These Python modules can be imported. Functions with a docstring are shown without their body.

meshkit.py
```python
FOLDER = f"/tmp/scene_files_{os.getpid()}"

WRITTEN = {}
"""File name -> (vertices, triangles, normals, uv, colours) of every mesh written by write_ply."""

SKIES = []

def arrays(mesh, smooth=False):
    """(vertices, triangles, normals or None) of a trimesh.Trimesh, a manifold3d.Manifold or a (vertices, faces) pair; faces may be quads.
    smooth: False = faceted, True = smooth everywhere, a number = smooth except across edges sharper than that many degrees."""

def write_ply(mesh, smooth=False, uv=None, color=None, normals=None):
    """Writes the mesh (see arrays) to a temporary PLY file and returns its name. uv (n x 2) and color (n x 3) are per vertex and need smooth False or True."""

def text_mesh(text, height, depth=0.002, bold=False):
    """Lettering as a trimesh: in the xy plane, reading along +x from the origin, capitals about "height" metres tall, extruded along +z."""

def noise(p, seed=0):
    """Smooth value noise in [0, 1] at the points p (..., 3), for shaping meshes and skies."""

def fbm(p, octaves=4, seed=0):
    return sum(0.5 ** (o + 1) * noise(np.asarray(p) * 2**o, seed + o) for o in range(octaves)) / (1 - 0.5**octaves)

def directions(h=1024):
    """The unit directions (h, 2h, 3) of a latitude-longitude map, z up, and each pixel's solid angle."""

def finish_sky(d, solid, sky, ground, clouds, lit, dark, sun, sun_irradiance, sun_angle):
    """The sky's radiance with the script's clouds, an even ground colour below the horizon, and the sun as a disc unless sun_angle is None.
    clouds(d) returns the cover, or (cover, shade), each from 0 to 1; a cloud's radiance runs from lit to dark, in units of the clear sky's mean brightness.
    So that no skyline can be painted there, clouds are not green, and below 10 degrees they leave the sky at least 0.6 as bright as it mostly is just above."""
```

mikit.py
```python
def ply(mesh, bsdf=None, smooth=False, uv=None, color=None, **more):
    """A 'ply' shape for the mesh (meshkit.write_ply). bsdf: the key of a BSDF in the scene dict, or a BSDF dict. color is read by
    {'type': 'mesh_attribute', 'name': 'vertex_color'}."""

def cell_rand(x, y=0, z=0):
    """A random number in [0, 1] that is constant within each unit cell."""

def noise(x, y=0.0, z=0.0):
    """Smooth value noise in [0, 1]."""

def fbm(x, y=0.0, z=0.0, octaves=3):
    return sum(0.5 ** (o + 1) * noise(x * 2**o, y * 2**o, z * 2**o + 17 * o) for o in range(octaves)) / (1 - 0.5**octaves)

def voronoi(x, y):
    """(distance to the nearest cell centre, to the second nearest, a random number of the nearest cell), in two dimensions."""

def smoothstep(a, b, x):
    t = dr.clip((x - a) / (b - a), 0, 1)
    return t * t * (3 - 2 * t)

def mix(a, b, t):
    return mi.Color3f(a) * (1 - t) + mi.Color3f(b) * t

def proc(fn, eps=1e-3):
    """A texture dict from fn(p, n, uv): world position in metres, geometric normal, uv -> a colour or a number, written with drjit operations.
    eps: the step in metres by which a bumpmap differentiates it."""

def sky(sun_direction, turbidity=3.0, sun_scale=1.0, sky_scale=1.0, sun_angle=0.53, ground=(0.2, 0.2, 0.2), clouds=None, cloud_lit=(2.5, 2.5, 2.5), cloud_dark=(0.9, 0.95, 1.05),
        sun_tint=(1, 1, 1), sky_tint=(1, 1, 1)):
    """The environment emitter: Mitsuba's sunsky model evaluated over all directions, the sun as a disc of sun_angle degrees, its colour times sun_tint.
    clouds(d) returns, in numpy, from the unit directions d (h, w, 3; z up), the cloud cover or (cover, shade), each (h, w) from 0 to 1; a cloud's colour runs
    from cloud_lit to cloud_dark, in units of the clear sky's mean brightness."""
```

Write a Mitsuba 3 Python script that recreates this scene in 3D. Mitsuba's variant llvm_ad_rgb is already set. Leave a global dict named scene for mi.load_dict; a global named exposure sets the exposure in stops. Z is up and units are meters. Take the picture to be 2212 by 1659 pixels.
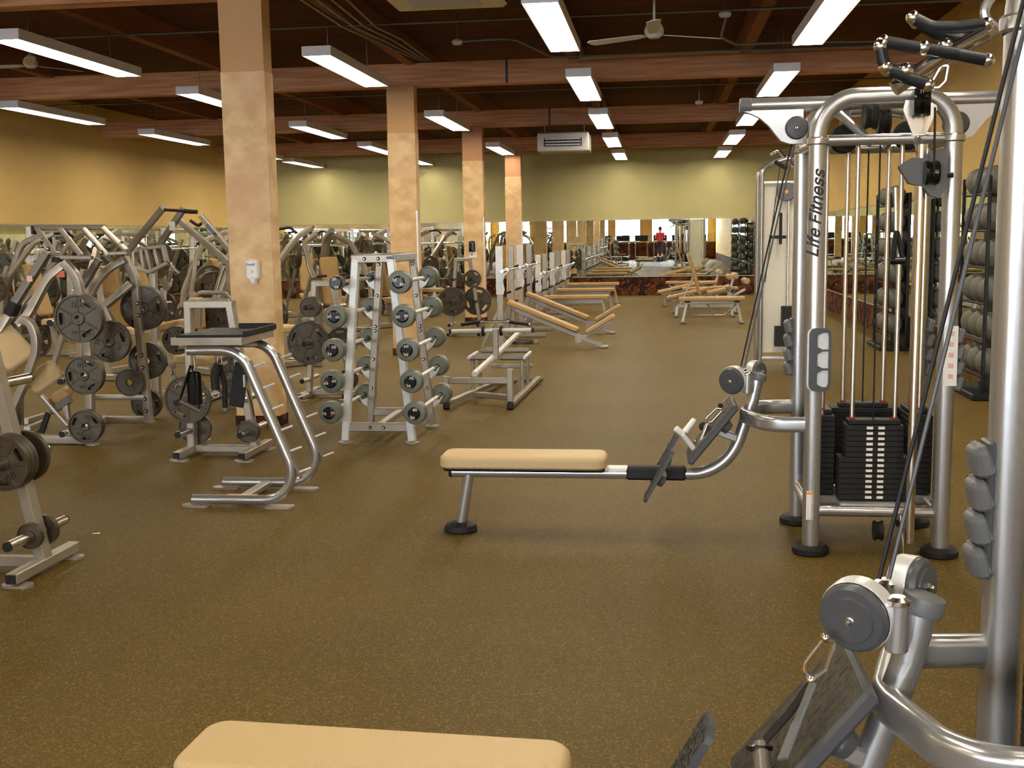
import math, random
from functools import lru_cache
import numpy as np, trimesh, manifold3d as m3, shapely, mitsuba as mi, drjit as dr
from shapely.geometry import Polygon, Point, LineString
import mikit, meshkit
from mikit import proc, noise, fbm, cell_rand, smoothstep, mix

random.seed(7); rng = np.random.default_rng(7)
T = mi.ScalarTransform4f
scene, labels = {}, {}

# ---------------------------------------------------------------- camera, light levels, exposure
exposure = 0.8
LAMP_RADIANCE = (15.0, 13.4, 10.6)     # fluorescent diffusers
WINDOW_RADIANCE = (18.0, 20.0, 22.5)      # day-lit shop-front panes behind the viewpoint
F, CX, CY = 2428.0, 1106.0, 829.5
def _camera():
    y = np.array([(1426 - CX) / F, (505 - CY) / F, 1.0]); y /= np.linalg.norm(y)     # the room's long axis as the lens sees it
    n = np.cross(y, [1, -0.016, 0]); n /= np.linalg.norm(n)
    z = n if n[1] < 0 else -n
    return np.stack([np.cross(y, z), y, z], 1)
RC = _camera(); EYE = np.array([0, 0, 1.55])
cam = np.eye(4); cam[:3, 0], cam[:3, 1], cam[:3, 2], cam[:3, 3] = -RC[0], -RC[1], RC[2], EYE
scene['camera'] = {'type': 'perspective', 'fov': math.degrees(2 * math.atan(CX / F)), 'fov_axis': 'x', 'to_world': T(cam), 'near_clip': 0.05, 'far_clip': 200.0}
def W(u, v, Y):
    'survey point: where the sight line of a photo point meets the upright plane at depth Y'
    d = RC.T @ np.array([(u - CX) / F, (v - CY) / F, 1.0]); return EYE + d * (Y / d[1])
def WZ(u, v, z):
    d = RC.T @ np.array([(u - CX) / F, (v - CY) / F, 1.0]); return EYE + d * ((z - EYE[2]) / d[2])

# ---------------------------------------------------------------- materials
def rgb(*c): return {'type': 'rgb', 'value': list(c)}
def mat(name, base, rough=.5, metal=0., spec=.5, two=True, **kw):
    b = {'type': 'principled', 'base_color': base if isinstance(base, dict) else rgb(*base), 'roughness': rough, 'metallic': metal, 'specular': spec, **kw}
    scene['mat_' + name] = {'type': 'twosided', 'inner': b} if two else b
    return 'mat_' + name
def f_floor(p, n, uv):
    base = mix((.090, .057, .0100), (.117, .075, .0150), fbm(p.x * 1.3, p.y * 1.3, 0, 4))
    r = cell_rand(p.x * 210, p.y * 210); g = cell_rand(p.x * 120 + 7.3, p.y * 120 + 3.1)
    base = mix(base, (.26, .17, .06), dr.select(r > .94, .62, 0.0)); base = mix(base, (.20, .105, .035), dr.select(g > .955, .6, 0.0))
    return mix(base, (.030, .021, .012), dr.select(r < .14, .5, 0.0))
def f_deck(p, n, uv):
    g = fbm(p.x * 3, p.y * 26, p.z * 20, 3)
    c = mix((.062, .021, .007), (.120, .046, .016), g * .7 + .45 * (cell_rand(0, p.y / .14) - .3))
    e = dr.abs(p.y / .14 - dr.floor(p.y / .14) - .5)
    return mix(c, (.018, .007, .004), smoothstep(.44, .49, e))
def f_beam(p, n, uv):
    g = fbm(p.x * 2.2, p.y * 14, p.z * 34, 4)
    return mix((.35, .150, .066), (.52, .255, .120), smoothstep(.25, .8, g))
def f_purlin(p, n, uv):
    return mix((.17, .066, .024), (.25, .10, .038), fbm(p.x * 30, p.y * 2, p.z * 30, 3))
def f_faux(p, n, uv):
    g = fbm(p.x * 7, p.y * 7, p.z * 7, 5); h = fbm(p.x * 2.1 + 4, p.y * 2.1, p.z * 2.1, 3)
    c = mix((.56, .345, .150), (.74, .52, .265), smoothstep(.25, .75, g))
    return mix(c, (.62, .37, .20), smoothstep(.45, .8, h) * .6)
def f_tan(p, n, uv): return mix((.57, .385, .135), (.62, .425, .155), fbm(p.x * 1.5, p.y * 1.5, p.z * 1.5, 3))
def f_green(p, n, uv):
    c = mix((.46, .41, .19), (.51, .46, .22), fbm(p.x * 1.2, p.y * 1.2, p.z * 1.6, 4)); return c
def f_skirt(p, n, uv):
    q = p.x + p.y
    g = fbm(q * 8, p.z * 8, 0, 3); c = mix((.030, .009, .007), (.105, .034, .012), smoothstep(.35, .7, g))
    return mix(c, (.26, .085, .018), dr.select(cell_rand(q * 22, p.z * 22) > .86, .55, 0.0))
def f_tread(p, n, uv): return mix((.030, .026, .018), (.060, .052, .034), noise(p.x * 60, p.y * 60, p.z * 60))
def f_stain(p, n, uv):
    return mix((.31, .27, .215), (.35, .31, .25), fbm(p.x * 9, p.y * 9, p.z * 9, 3))
def f_plate(p, n, uv): return mix((.047, .037, .022), (.088, .071, .045), fbm(p.x * 25, p.y * 25, p.z * 25, 3))
mat('floor', proc(f_floor), .56, 0, .13)
mat('deck', proc(f_deck), .8, 0, .2); mat('beam', proc(f_beam), .65, 0, .3); mat('purlin', proc(f_purlin), .7, 0, .25)
mat('faux', proc(f_faux), .55, 0, .35); mat('upper_paint', (.50, .265, .10), .6); mat('upper_wood', (.40, .18, .07), .6)
mat('tan', proc(f_tan), .75, 0, .25); mat('green', proc(f_green), .75, 0, .25); mat('skirt', proc(f_skirt), .8, 0, .2)
scene['mat_mirror'] = {'type': 'twosided', 'inner': {'type': 'conductor', 'material': 'none', 'specular_reflectance': rgb(.80, .86, .81)}}
scene['mat_chrome'] = {'type': 'twosided', 'inner': {'type': 'roughconductor', 'material': 'none', 'alpha': .10, 'specular_reflectance': rgb(.80, .78, .75)}}
mat('frame', proc(f_stain), .34, .45, .5); mat('frame_light', (.62, .62, .60), .35, .2, .5); mat('frame_dark', (.15, .13, .105), .4, .3)
mat('steel', (.50, .50, .495), .26, .80, .5); mat('steel_flat', (.47, .468, .46), .30, .78, .5)
mat('plate', proc(f_plate), .42, .30, .4); mat('plate_text', (.016, .013, .010), .6)
mat('rubber', (.012, .0115, .011), .6, 0, .3); mat('grip', (.010, .010, .011), .42, 0, .35); mat('gloss_black', (.006, .006, .006), .2, 0, .35)
mat('urethane', (.105, .118, .085), .42); mat('plastic_grey', (.060, .062, .066), .38, 0, .4); mat('plastic_mid', (.115, .118, .122), .42, 0, .4)
mat('pad', (.46, .335, .165), .5, 0, .35); mat('pad_dark', (.40, .245, .092), .5, 0, .35); mat('pad_base', (.010, .0095, .009), .6, 0, .3)
mat('tread', proc(f_tread), .5, 0, .4); mat('white', (.74, .72, .68), .45); mat('label', (.78, .75, .70), .5); mat('label_red', (.55, .10, .06), .5); mat('label_pink', (.68, .42, .34), .5)
mat('red', (.30, .012, .012), .4); mat('housing', (.60, .57, .56), .5); mat('ac_panel', (.58, .52, .36), .5); mat('ac_case', (.34, .32, .29), .5); mat('ac_grey', (.40, .41, .44), .5); mat('dark', (.008, .008, .0085), .5, 0, .3)
mat('conduit', (.16, .17, .16), .4, .6); mat('fan', (.52, .50, .42), .5); mat('ball', (.115, .110, .085), .6); mat('orange', (.70, .30, .04), .5)
mat('shroud', (.66, .60, .48), .5); mat('skin', (.55, .30, .18), .6); mat('shirt_red', (.50, .03, .04), .7); mat('cloth_dark', (.03, .035, .06), .8); mat('blue_label', (.10, .10, .22), .5)
scene['mat_clear'] = {'type': 'twosided', 'inner': {'type': 'principled', 'base_color': rgb(.62, .62, .60), 'roughness': .12, 'specular': .8}}

# ---------------------------------------------------------------- meshes
A = lambda *p: np.array(p, float)
def nrm(v): v = np.asarray(v, float); return v / (np.linalg.norm(v) + 1e-12)
def join(*ms): return trimesh.util.concatenate([m for m in ms if m is not None])
def mov(m, *t):
    m = m.copy(); m.apply_translation(t); return m
def xf(m, M): m = m.copy(); m.apply_transform(M); return m
def frame(o, x, y):
    x = nrm(x); z = nrm(np.cross(x, y)); y = np.cross(z, x); M = np.eye(4); M[:3, 0], M[:3, 1], M[:3, 2], M[:3, 3] = x, y, z, o; return M
def axis_frame(o, d, spin=0., up=(0, 0, 1)):
    'z along d'
    d = nrm(d); u = np.asarray(up, float)
    if abs(d @ nrm(u)) > .98: u = A(0, 1, 0)
    x = nrm(np.cross(u, d)); y = np.cross(d, x); c, s = math.cos(spin), math.sin(spin); M = np.eye(4)
    M[:3, 0], M[:3, 1], M[:3, 2], M[:3, 3] = c * x + s * y, -s * x + c * y, d, o; return M
def place(x, y, z=0., rz=0.):
    c, s = math.cos(rz), math.sin(rz); M = np.eye(4); M[:2, :2] = [[c, -s], [s, c]]; M[:3, 3] = x, y, z; return M
def box(c, s, b=0.):
    s = np.asarray(s, float); b = min(b, .45 * s.min())
    if b <= 0: m = trimesh.creation.box(extents=s)
    else:
        pts = []
        for k in np.ndindex(2, 2, 2):
            g = np.array(k) * 2 - 1; h = s / 2
            for a in range(3):
                e = h.copy(); e -= b; e[a] = h[a]; pts.append(g * e)
        m = trimesh.Trimesh(np.array(pts)).convex_hull
    m.apply_translation(c); return m
def bar(p0, p1, w, h, up=(0, 0, 1), b=.006):
    p0, p1 = A(*p0), A(*p1); d = p1 - p0; L = np.linalg.norm(d); d /= L
    u = np.asarray(up, float); u = u - d * (u @ d)
    if np.linalg.norm(u) < .05: u = A(0, 1, 0) - d * d[1]
    u = nrm(u); s = np.cross(d, u); M = np.eye(4); M[:3, 0], M[:3, 1], M[:3, 2], M[:3, 3] = s, u, d, (p0 + p1) / 2
    return xf(box((0, 0, 0), (w, h, L), b), M)
def fillet(pts, r, k=6):
    pts = [np.asarray(p, float) for p in pts]; out = [pts[0]]
    for a, b, c in zip(pts, pts[1:], pts[2:]):
        u, v = a - b, c - b; lu, lv = np.linalg.norm(u), np.linalg.norm(v); u, v = u / lu, v / lv
        ang = math.acos(np.clip(u @ v, -1, 1))
        if math.pi - ang < .03: out.append(b); continue
        t = min(r / math.tan(ang / 2), .48 * lu, .48 * lv); rr = t * math.tan(ang / 2)
        ctr = b + nrm(u + v) * (rr / math.sin(ang / 2)); s0, s1 = b + u * t - ctr, b + v * t - ctr
        th = math.acos(np.clip(nrm(s0) @ nrm(s1), -1, 1))
        for i in range(k + 1):
            f = i / k; out.append(ctr + (math.sin((1 - f) * th) * s0 + math.sin(f * th) * s1) / max(math.sin(th), 1e-9))
    out.append(pts[-1]); return np.array(out)
def sweep(pts, prof, up=None, closed=False):
    P = np.asarray(pts, float); n = len(P)
    tang = np.array([nrm((P[(i + 1) % n] if closed or i < n - 1 else P[i]) - (P[i - 1] if closed or i > 0 else P[i])) for i in range(n)])
    x = np.asarray(up if up is not None else ((0, 0, 1) if abs(tang[0][2]) < .9 else (0, 1, 0)), float)
    V = []; k = len(prof)
    for i in range(n):
        if up is not None: x = np.asarray(up, float)
        x = nrm(x - tang[i] * (x @ tang[i])); s = np.cross(tang[i], x)
        V.append(P[i] + np.outer(prof[:, 0], s) + np.outer(prof[:, 1], x))
    V = np.vstack(V); Fc = []
    for i in range(n if closed else n - 1):
        a, b = i * k, ((i + 1) % n) * k
        for j in range(k):
            jj = (j + 1) % k; Fc += [[a + j, a + jj, b + jj], [a + j, b + jj, b + j]]
    if not closed:
        for base, flip in ((0, True), ((n - 1) * k, False)):
            c = len(V); V = np.vstack([V, V[base:base + k].mean(0)])
            Fc += [[c, base + (j + 1) % k, base + j] if flip else [c, base + j, base + (j + 1) % k] for j in range(k)]
    m = trimesh.Trimesh(V, np.array(Fc), process=False); return m
def circ(r, n=12, ry=None):
    a = np.arange(n) * 2 * math.pi / n; return np.stack([np.cos(a) * r, np.sin(a) * (ry or r)], 1)
def rrect(w, h, r, k=3):
    out = []
    for cx, cy, a0 in ((w / 2 - r, h / 2 - r, 0), (-w / 2 + r, h / 2 - r, 90), (-w / 2 + r, -h / 2 + r, 180), (w / 2 - r, -h / 2 + r, 270)):
        for i in range(k + 1):
            a = math.radians(a0 + 90 * i / k); out.append((cx + r * math.cos(a), cy + r * math.sin(a)))
    return np.array(out)
def tube(pts, r, n=12, fil=0, ry=None, up=None, k=6, closed=False):
    return sweep(fillet(pts, fil, k) if fil else pts, circ(r, n, ry), up, closed)
def sqtube(pts, w, h, up=None, fil=0, r=.012, k=5): return sweep(fillet(pts, fil, k) if fil else pts, rrect(w, h, r, 2), up)
def lathe(prof, n=24, o=(0, 0, 0), d=(0, 0, 1)):
    prof = np.asarray(prof, float); k = len(prof); a = np.arange(n) * 2 * math.pi / n
    V = np.stack([np.outer(np.cos(a), prof[:, 0]), np.outer(np.sin(a), prof[:, 0]), np.tile(prof[:, 1], (n, 1))], -1).reshape(-1, 3); Fc = []
    for i in range(n):
        ii = (i + 1) % n
        for j in range(k - 1): Fc += [[i * k + j, ii * k + j, ii * k + j + 1], [i * k + j, ii * k + j + 1, i * k + j + 1]]
    m = trimesh.Trimesh(V, np.array(Fc), process=False); m.merge_vertices(); m.update_faces(m.nondegenerate_faces())
    return xf(m, axis_frame(o, d))
def cyl(o, d, r, L, n=16, b=.0):
    return lathe([(0, 0), (r - b, 0), (r, b), (r, L - b), (r - b, L), (0, L)] if b else [(0, 0), (r, 0), (r, L), (0, L)], n, o, d)
def quad(*p): return trimesh.Trimesh(np.array(p, float), np.array([[0, 1, 2], [0, 2, 3]]), process=False)
def rod(p0, p1, r, n=12, b=0.): p0, p1 = A(*p0), A(*p1); return cyl(p0, p1 - p0, r, np.linalg.norm(p1 - p0), n, b)
def ball(c, r, sub=2):
    m = trimesh.creation.icosphere(subdivisions=sub, radius=r); m.apply_translation(c); return m
def slab(poly, t, M=None):
    poly = poly if isinstance(poly, Polygon) else Polygon(poly)
    m = trimesh.creation.extrude_polygon(poly.buffer(0), t, engine='earcut'); m.apply_translation((0, 0, -t / 2)); return xf(m, M) if M is not None else m
def pad(sx, sy, sz, r, rc=None, n=5):
    'upholstered pad: rounded plan corners, rolled edges; centred'
    rc = rc or r * 1.6
    prof = [(0, -sz / 2 + r * .35)] + [(r * (1 - math.cos(t)), sz / 2 - r + r * math.sin(t)) for t in np.linspace(0, math.pi / 2, n)]
    prof = [(r * .35, -sz / 2)] + prof
    rings = []
    for ins, z in prof:
        q = rrect(sx - 2 * ins, sy - 2 * ins, max(rc - ins, .004), 4); rings.append(np.column_stack([q, np.full(len(q), z)]))
    k = len(rings[0]); V = np.vstack(rings + [[[0, 0, -sz / 2]], [[0, 0, sz / 2]]]); Fc = []
    for i in range(len(rings) - 1):
        for j in range(k):
            jj = (j + 1) % k; a, b = i * k, (i + 1) * k; Fc += [[a + j, a + jj, b + jj], [a + j, b + jj, b + j]]
    c0 = len(V) - 2; L = (len(rings) - 1) * k
    for j in range(k): Fc += [[c0, (j + 1) % k, j], [c0 + 1, L + j, L + (j + 1) % k]]
    return trimesh.Trimesh(V, np.array(Fc), process=False)
def padM(sx, sy, sz, r, o, x, y, rc=None): return xf(pad(sx, sy, sz, r, rc), frame(o, x, y))
def letters(s, h, o, x, y, depth=.0025, bold=False, shear=0., center=True):
    m = meshkit.text_mesh(s, h, depth, bold)
    if shear: m.vertices[:, 0] += shear * m.vertices[:, 1]
    if center: m.apply_translation((-m.bounds[:, 0].mean(), -m.bounds[:, 1].mean(), 0))
    return xf(m, frame(o, x, y))

# ---------------------------------------------------------------- scene entries
_n = {}
def key(name, parent=None):
    full = f'{parent}__{name}' if parent else name
    k = _n.get(full, -1) + 1; _n[full] = k
    return full if k == 0 else f'{full}_{k:03d}'
_plies = {}
def shape(mesh, m, smooth=30):
    k = (id(mesh), m, smooth)
    if k not in _plies: _plies[k] = (mikit.ply(mesh, m, smooth), mesh)
    return dict(_plies[k][0])
def struct(name, mesh, m, parent=None, smooth=False, label=None, stuff=False):
    k = key(name, parent) if parent else name
    scene[k] = shape(mesh, m, smooth)
    if not parent: labels[k] = {'kind': 'structure', **({'label': label} if label else {})}
    return k
class Kit:
    'parts of one thing; add() returns a handle that sub-parts hang on'
    def __init__(s): s.items = []
    def add(s, name, mesh, m='mat_frame', to=None, smooth=30, label=None, emit=None, kind=None, M=None):
        s.items.append((name, mesh, m, to, smooth, label, emit, kind, M)); return len(s.items) - 1
def build(kit, name, label, cat, group=None, M=None):
    root = key(name); labels[root] = {'label': label, 'category': cat, **({'group': group} if group else {})}
    made = []
    single = len(kit.items) == 1
    for nm, mesh, m, to, sm, lb, em, kind, M2 in kit.items:
        k = root if single else key(nm, root if to is None else made[to])
        made.append(k); d = shape(mesh, m, sm)
        G = np.eye(4) if M is None else np.asarray(M, float)
        if M2 is not None: G = G @ M2
        if not np.allclose(G, np.eye(4)): d['to_world'] = T(G)
        if em: d['emitter'] = {'type': 'area', 'radiance': rgb(*em)}
        scene[k] = d
        e = {}
        if lb: e['label'] = lb
        if kind: e['kind'] = kind
        if e and not single: labels[k] = e
        elif e: labels[k].update({x: y for x, y in e.items() if x != 'label'})
    return root
def single(name, mesh, m, label, cat, group=None, M=None, smooth=30):
    kt = Kit(); kt.add(name, mesh, m, smooth=smooth); return build(kt, name, label, cat, group, M)
# ---------------------------------------------------------------- the room
XL, XR, YF, YB, ZD = -10.35, 3.32, -11.5, 28.9, 4.05
COLX0, COLX1, COLY = -3.53, -3.16, [8.96 + 5.655 * k for k in range(-4, 4)]
def wall_rect(x0, x1, y0, y1, z0, z1): return box(((x0 + x1) / 2, (y0 + y1) / 2, (z0 + z1) / 2), (x1 - x0, y1 - y0, z1 - z0))
struct('floor', wall_rect(XL - .2, XR + .2, YF - .2, YB + .2, -.1, 0), 'mat_floor', label='brown speckled rubber gym floor')
struct('ceiling', wall_rect(XL - .2, XR + .2, YF - .2, YB + .2, ZD, ZD + .1), 'mat_deck', label='dark stained timber plank ceiling')
for x in (-8.15, -5.7, -3.2, -1.1, 1.05): struct('purlin', wall_rect(x - .065, x + .065, YF, YB, 3.76, ZD), 'mat_purlin', 'ceiling')
for y in COLY: struct('beam', wall_rect(XL, XR, y, y + .2, 3.49, 3.78), 'mat_beam', 'ceiling')
for y in COLY:                                               # steel splice plates where the beams are bolted together
    if 5 < y < 24: struct('beam_splice', wall_rect(-1.96, -1.93, y - .006, y, 3.49, 3.78), 'mat_dark', 'ceiling')
struct('wall_back', wall_rect(XL, XR, YB, YB + .15, 0, ZD), 'mat_green', label='pale green end wall')
struct('wall_left', wall_rect(XL - .15, XL, YF, YB, 0, ZD), 'mat_tan', label='tan side wall')
struct('wall_right', wall_rect(XR, XR + .15, YF, YB, 0, ZD), 'mat_tan', label='tan side wall')
struct('baseboard_back', wall_rect(XL, XR, YB - .02, YB, 0, .47), 'mat_skirt', label='dark red patterned carpet wainscot below the mirrors')
struct('baseboard_left', wall_rect(XL, XL + .02, YF, YB - .02, 0, .42), 'mat_skirt', label='dark red patterned carpet wainscot')
struct('baseboard_right', wall_rect(XR - .02, XR, YF, YB - .02, 0, .39), 'mat_skirt', label='dark red patterned carpet wainscot')
# shop-front windows behind the viewpoint (seen only in the mirrors)
piers = [XL, -9.5, -7.4, -5.3, -3.4, -2.75, -1.05, -.55, .95, 1.45, 2.9, XR]
struct('baseboard_front', wall_rect(XL + .02, XR - .02, YF, YF + .02, 0, 1.03), 'mat_skirt', label='dark red patterned carpet wainscot under the front windows')
struct('wall_front', join(wall_rect(XL, XR, YF - .15, YF, 0, 1.05), wall_rect(XL, XR, YF - .15, YF, 3.05, ZD),
    *[wall_rect(a, b, YF - .15, YF, 1.05, 3.05) for a, b in ((XL, -9.9), (-7.9, -7.5), (-5.5, -5.1), (-3.1, -2.75), (-1.15, -.55), (1.0, 1.45), (2.9, XR))]), 'mat_tan', label='tan front wall with windows')
for i, (a, b) in enumerate(((-9.9, -7.9), (-7.5, -5.5), (-5.1, -3.1), (-2.75, -1.15), (-.55, 1.0), (1.45, 2.9))):
    w = struct(f'window_{i + 1}', join(wall_rect(a, b, YF - .1, YF - .04, 1.05, 1.11), wall_rect(a, b, YF - .1, YF - .04, 2.99, 3.05), wall_rect(a, a + .05, YF - .1, YF - .04, 1.11, 2.99),
        wall_rect(b - .05, b, YF - .1, YF - .04, 1.11, 2.99), wall_rect((a + b) / 2 - .02, (a + b) / 2 + .02, YF - .1, YF - .04, 1.11, 2.99)), 'mat_frame_dark', label='day-lit window in the front wall')
    for a2, b2 in ((a + .05, (a + b) / 2 - .02), ((a + b) / 2 + .02, b - .05)):
        k = struct('pane', quad((b2, YF - .07, 1.11), (a2, YF - .07, 1.11), (a2, YF - .07, 2.99), (b2, YF - .07, 2.99)), 'mat_white', w)
        scene[k]['emitter'] = {'type': 'area', 'radiance': rgb(*WINDOW_RADIANCE)}
# mirrors: panes with a thin cap strip
def mirror(name, label, axis, at, spans, z0, z1, sgn):
    kt = Kit()
    for a, b in spans:
        g = .002
        if axis == 'y': kt.add('pane', wall_rect(a + g, b - g, at - .006 if sgn < 0 else at, at if sgn < 0 else at + .006, z0, z1), 'mat_mirror', smooth=False)
        else: kt.add('pane', wall_rect(at - .006 if sgn < 0 else at, at if sgn < 0 else at + .006, a + g, b - g, z0, z1), 'mat_mirror', smooth=False)
    a, b = spans[0][0], spans[-1][1]; o = .015 * sgn
    lo, hi = min(at, at + o), max(at, at + o)
    for z in (z0, z1):
        kt.add('edge_strip', wall_rect(a, b, lo, hi, z - .01, z + .01) if axis == 'y' else wall_rect(lo, hi, a, b, z - .01, z + .01), 'mat_frame', smooth=False)
    build(kt, name, label, 'mirror')
def spans(a, b, n): q = np.linspace(a, b, n + 1); return list(zip(q, q[1:]))
mirror('wall_mirror', 'long wall mirror across the pale green end wall', 'y', YB - .022, spans(XL + .04, XR - .02, 6), .48, 1.92, -1)
mirror('wall_mirror', 'long wall mirror on the tan left wall', 'x', XL + .022, spans(10.0, YB - .04, 8), .43, 1.86, 1)
mirror('wall_mirror', 'long wall mirror on the tan right wall', 'x', XR - .022, spans(4.0, YB - .04, 8), .40, 1.93, -1)

# ---------------------------------------------------------------- columns
names = {0: 'tan faux-plastered column nearest the viewpoint, beside the cable-handle rack', 1: 'tan faux-plastered column behind the barbell rack, second along the row', 2: 'tan column with a wall phone, third along the row', 3: 'tan column farthest back, before the end wall mirror'}
for i, y in enumerate(COLY):
    kt = Kit(); x0, x1 = COLX0, COLX1
    up = 'mat_upper_paint' if i < 6 else 'mat_upper_wood'
    kt.add('wrap', wall_rect(x0, x1, y, y + .2, .09, 2.90), 'mat_faux', smooth=False)
    kt.add('upper_shaft', wall_rect(x0 + .004, x1 - .004, y + .004, y + .196, 2.90, 3.49 if i != 4 else 3.49), up, smooth=False)
    kt.add('skirting', box(((x0 + x1) / 2, y + .1, .045), (x1 - x0 + .02, .22, .09), .006), 'mat_skirt', smooth=False)
    if i >= 5: kt.add('corner_guard', wall_rect(x1 - .012, x1 + .006, y - .006, y + .03, .1, 1.9), 'mat_frame_light', smooth=False)
    build(kt, 'column', names.get(i - 4, f'tan faux-plastered column behind the viewpoint, number {i + 1} from the front windows'), 'column', None)

# ---------------------------------------------------------------- fluorescent lamps
LW, LL, LH, LZ = .30, 2.44, .095, 3.375
def lamp_kit():
    kt = Kit(); w, l, h = LW / 2, LL / 2, LH
    kt.add('housing', join(wall_rect(-w, w, -l, l, h - .008, h), wall_rect(-w, -w + .008, -l, l, 0, h), wall_rect(w - .008, w, -l, l, 0, h), wall_rect(-w, w, -l, -l + .008, 0, h), wall_rect(-w, w, l - .008, l, 0, h)), 'mat_housing', smooth=False)
    kt.add('diffuser', quad((-w + .014, -l + .014, .012), (-w + .014, l - .014, .012), (w - .014, l - .014, .012), (w - .014, -l + .014, .012)), 'mat_white', smooth=False, emit=LAMP_RADIANCE)
    for s in (-1, 1): kt.add('hanger', rod((0, s * .8, h), (0, s * .8, ZD - LZ), .004, 6), 'mat_conduit')
    return kt
lampk = lamp_kit()
rows = {'above the right-hand aisle': (1.44, [5.05, 9.3, 13.55, 17.75, 21.95, 26.05], []), 'above the row of benches': (-.945, [4.9, 9.15, 13.4, 17.6, 21.8, 26.0], []),
        'over the line of columns': (-3.42, [11.25, 17.2, 23.3], []), 'left of the columns': (-5.86, [9.75, 13.75, 18.1, 22.3, 26.1], []), 'nearest the left wall': (-8.72, [10.2, 14.5, 18.65, 22.9, 26.1], [])}
order = ['first', 'second', 'third', 'fourth', 'fifth', 'sixth', 'seventh']
for rn, (x, ys, _) in rows.items():
    seen = [y for y in ys if y > 8.5 and not (x > 1 and y < 9) ]
    for y in ys:
        lab = f'white fluorescent box lamp, {order[seen.index(y)]} from the viewpoint in the row {rn}' if y in seen else f'white fluorescent box lamp in the row {rn}, nearest overhead'
        build(lampk, 'ceiling_lamp', lab, 'ceiling lamp', 'fluorescent lamps ' + rn, M=place(x, y + LL / 2, LZ))
for j, (x, y) in enumerate([(1.44, -3.5), (-.945, .6), (-.945, -7.9), (1.44, -8.0), (-5.86, 5.4), (-5.86, -1.0), (-5.86, -7.5), (-8.72, 3.0), (-8.72, -4.0), (-3.42, -2.0), (1.44, .8)]):
    build(lampk, 'ceiling_lamp', 'white fluorescent box lamp behind the viewpoint', 'ceiling lamp', 'fluorescent lamps behind the viewpoint', M=place(x, y + LL / 2, LZ))

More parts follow.
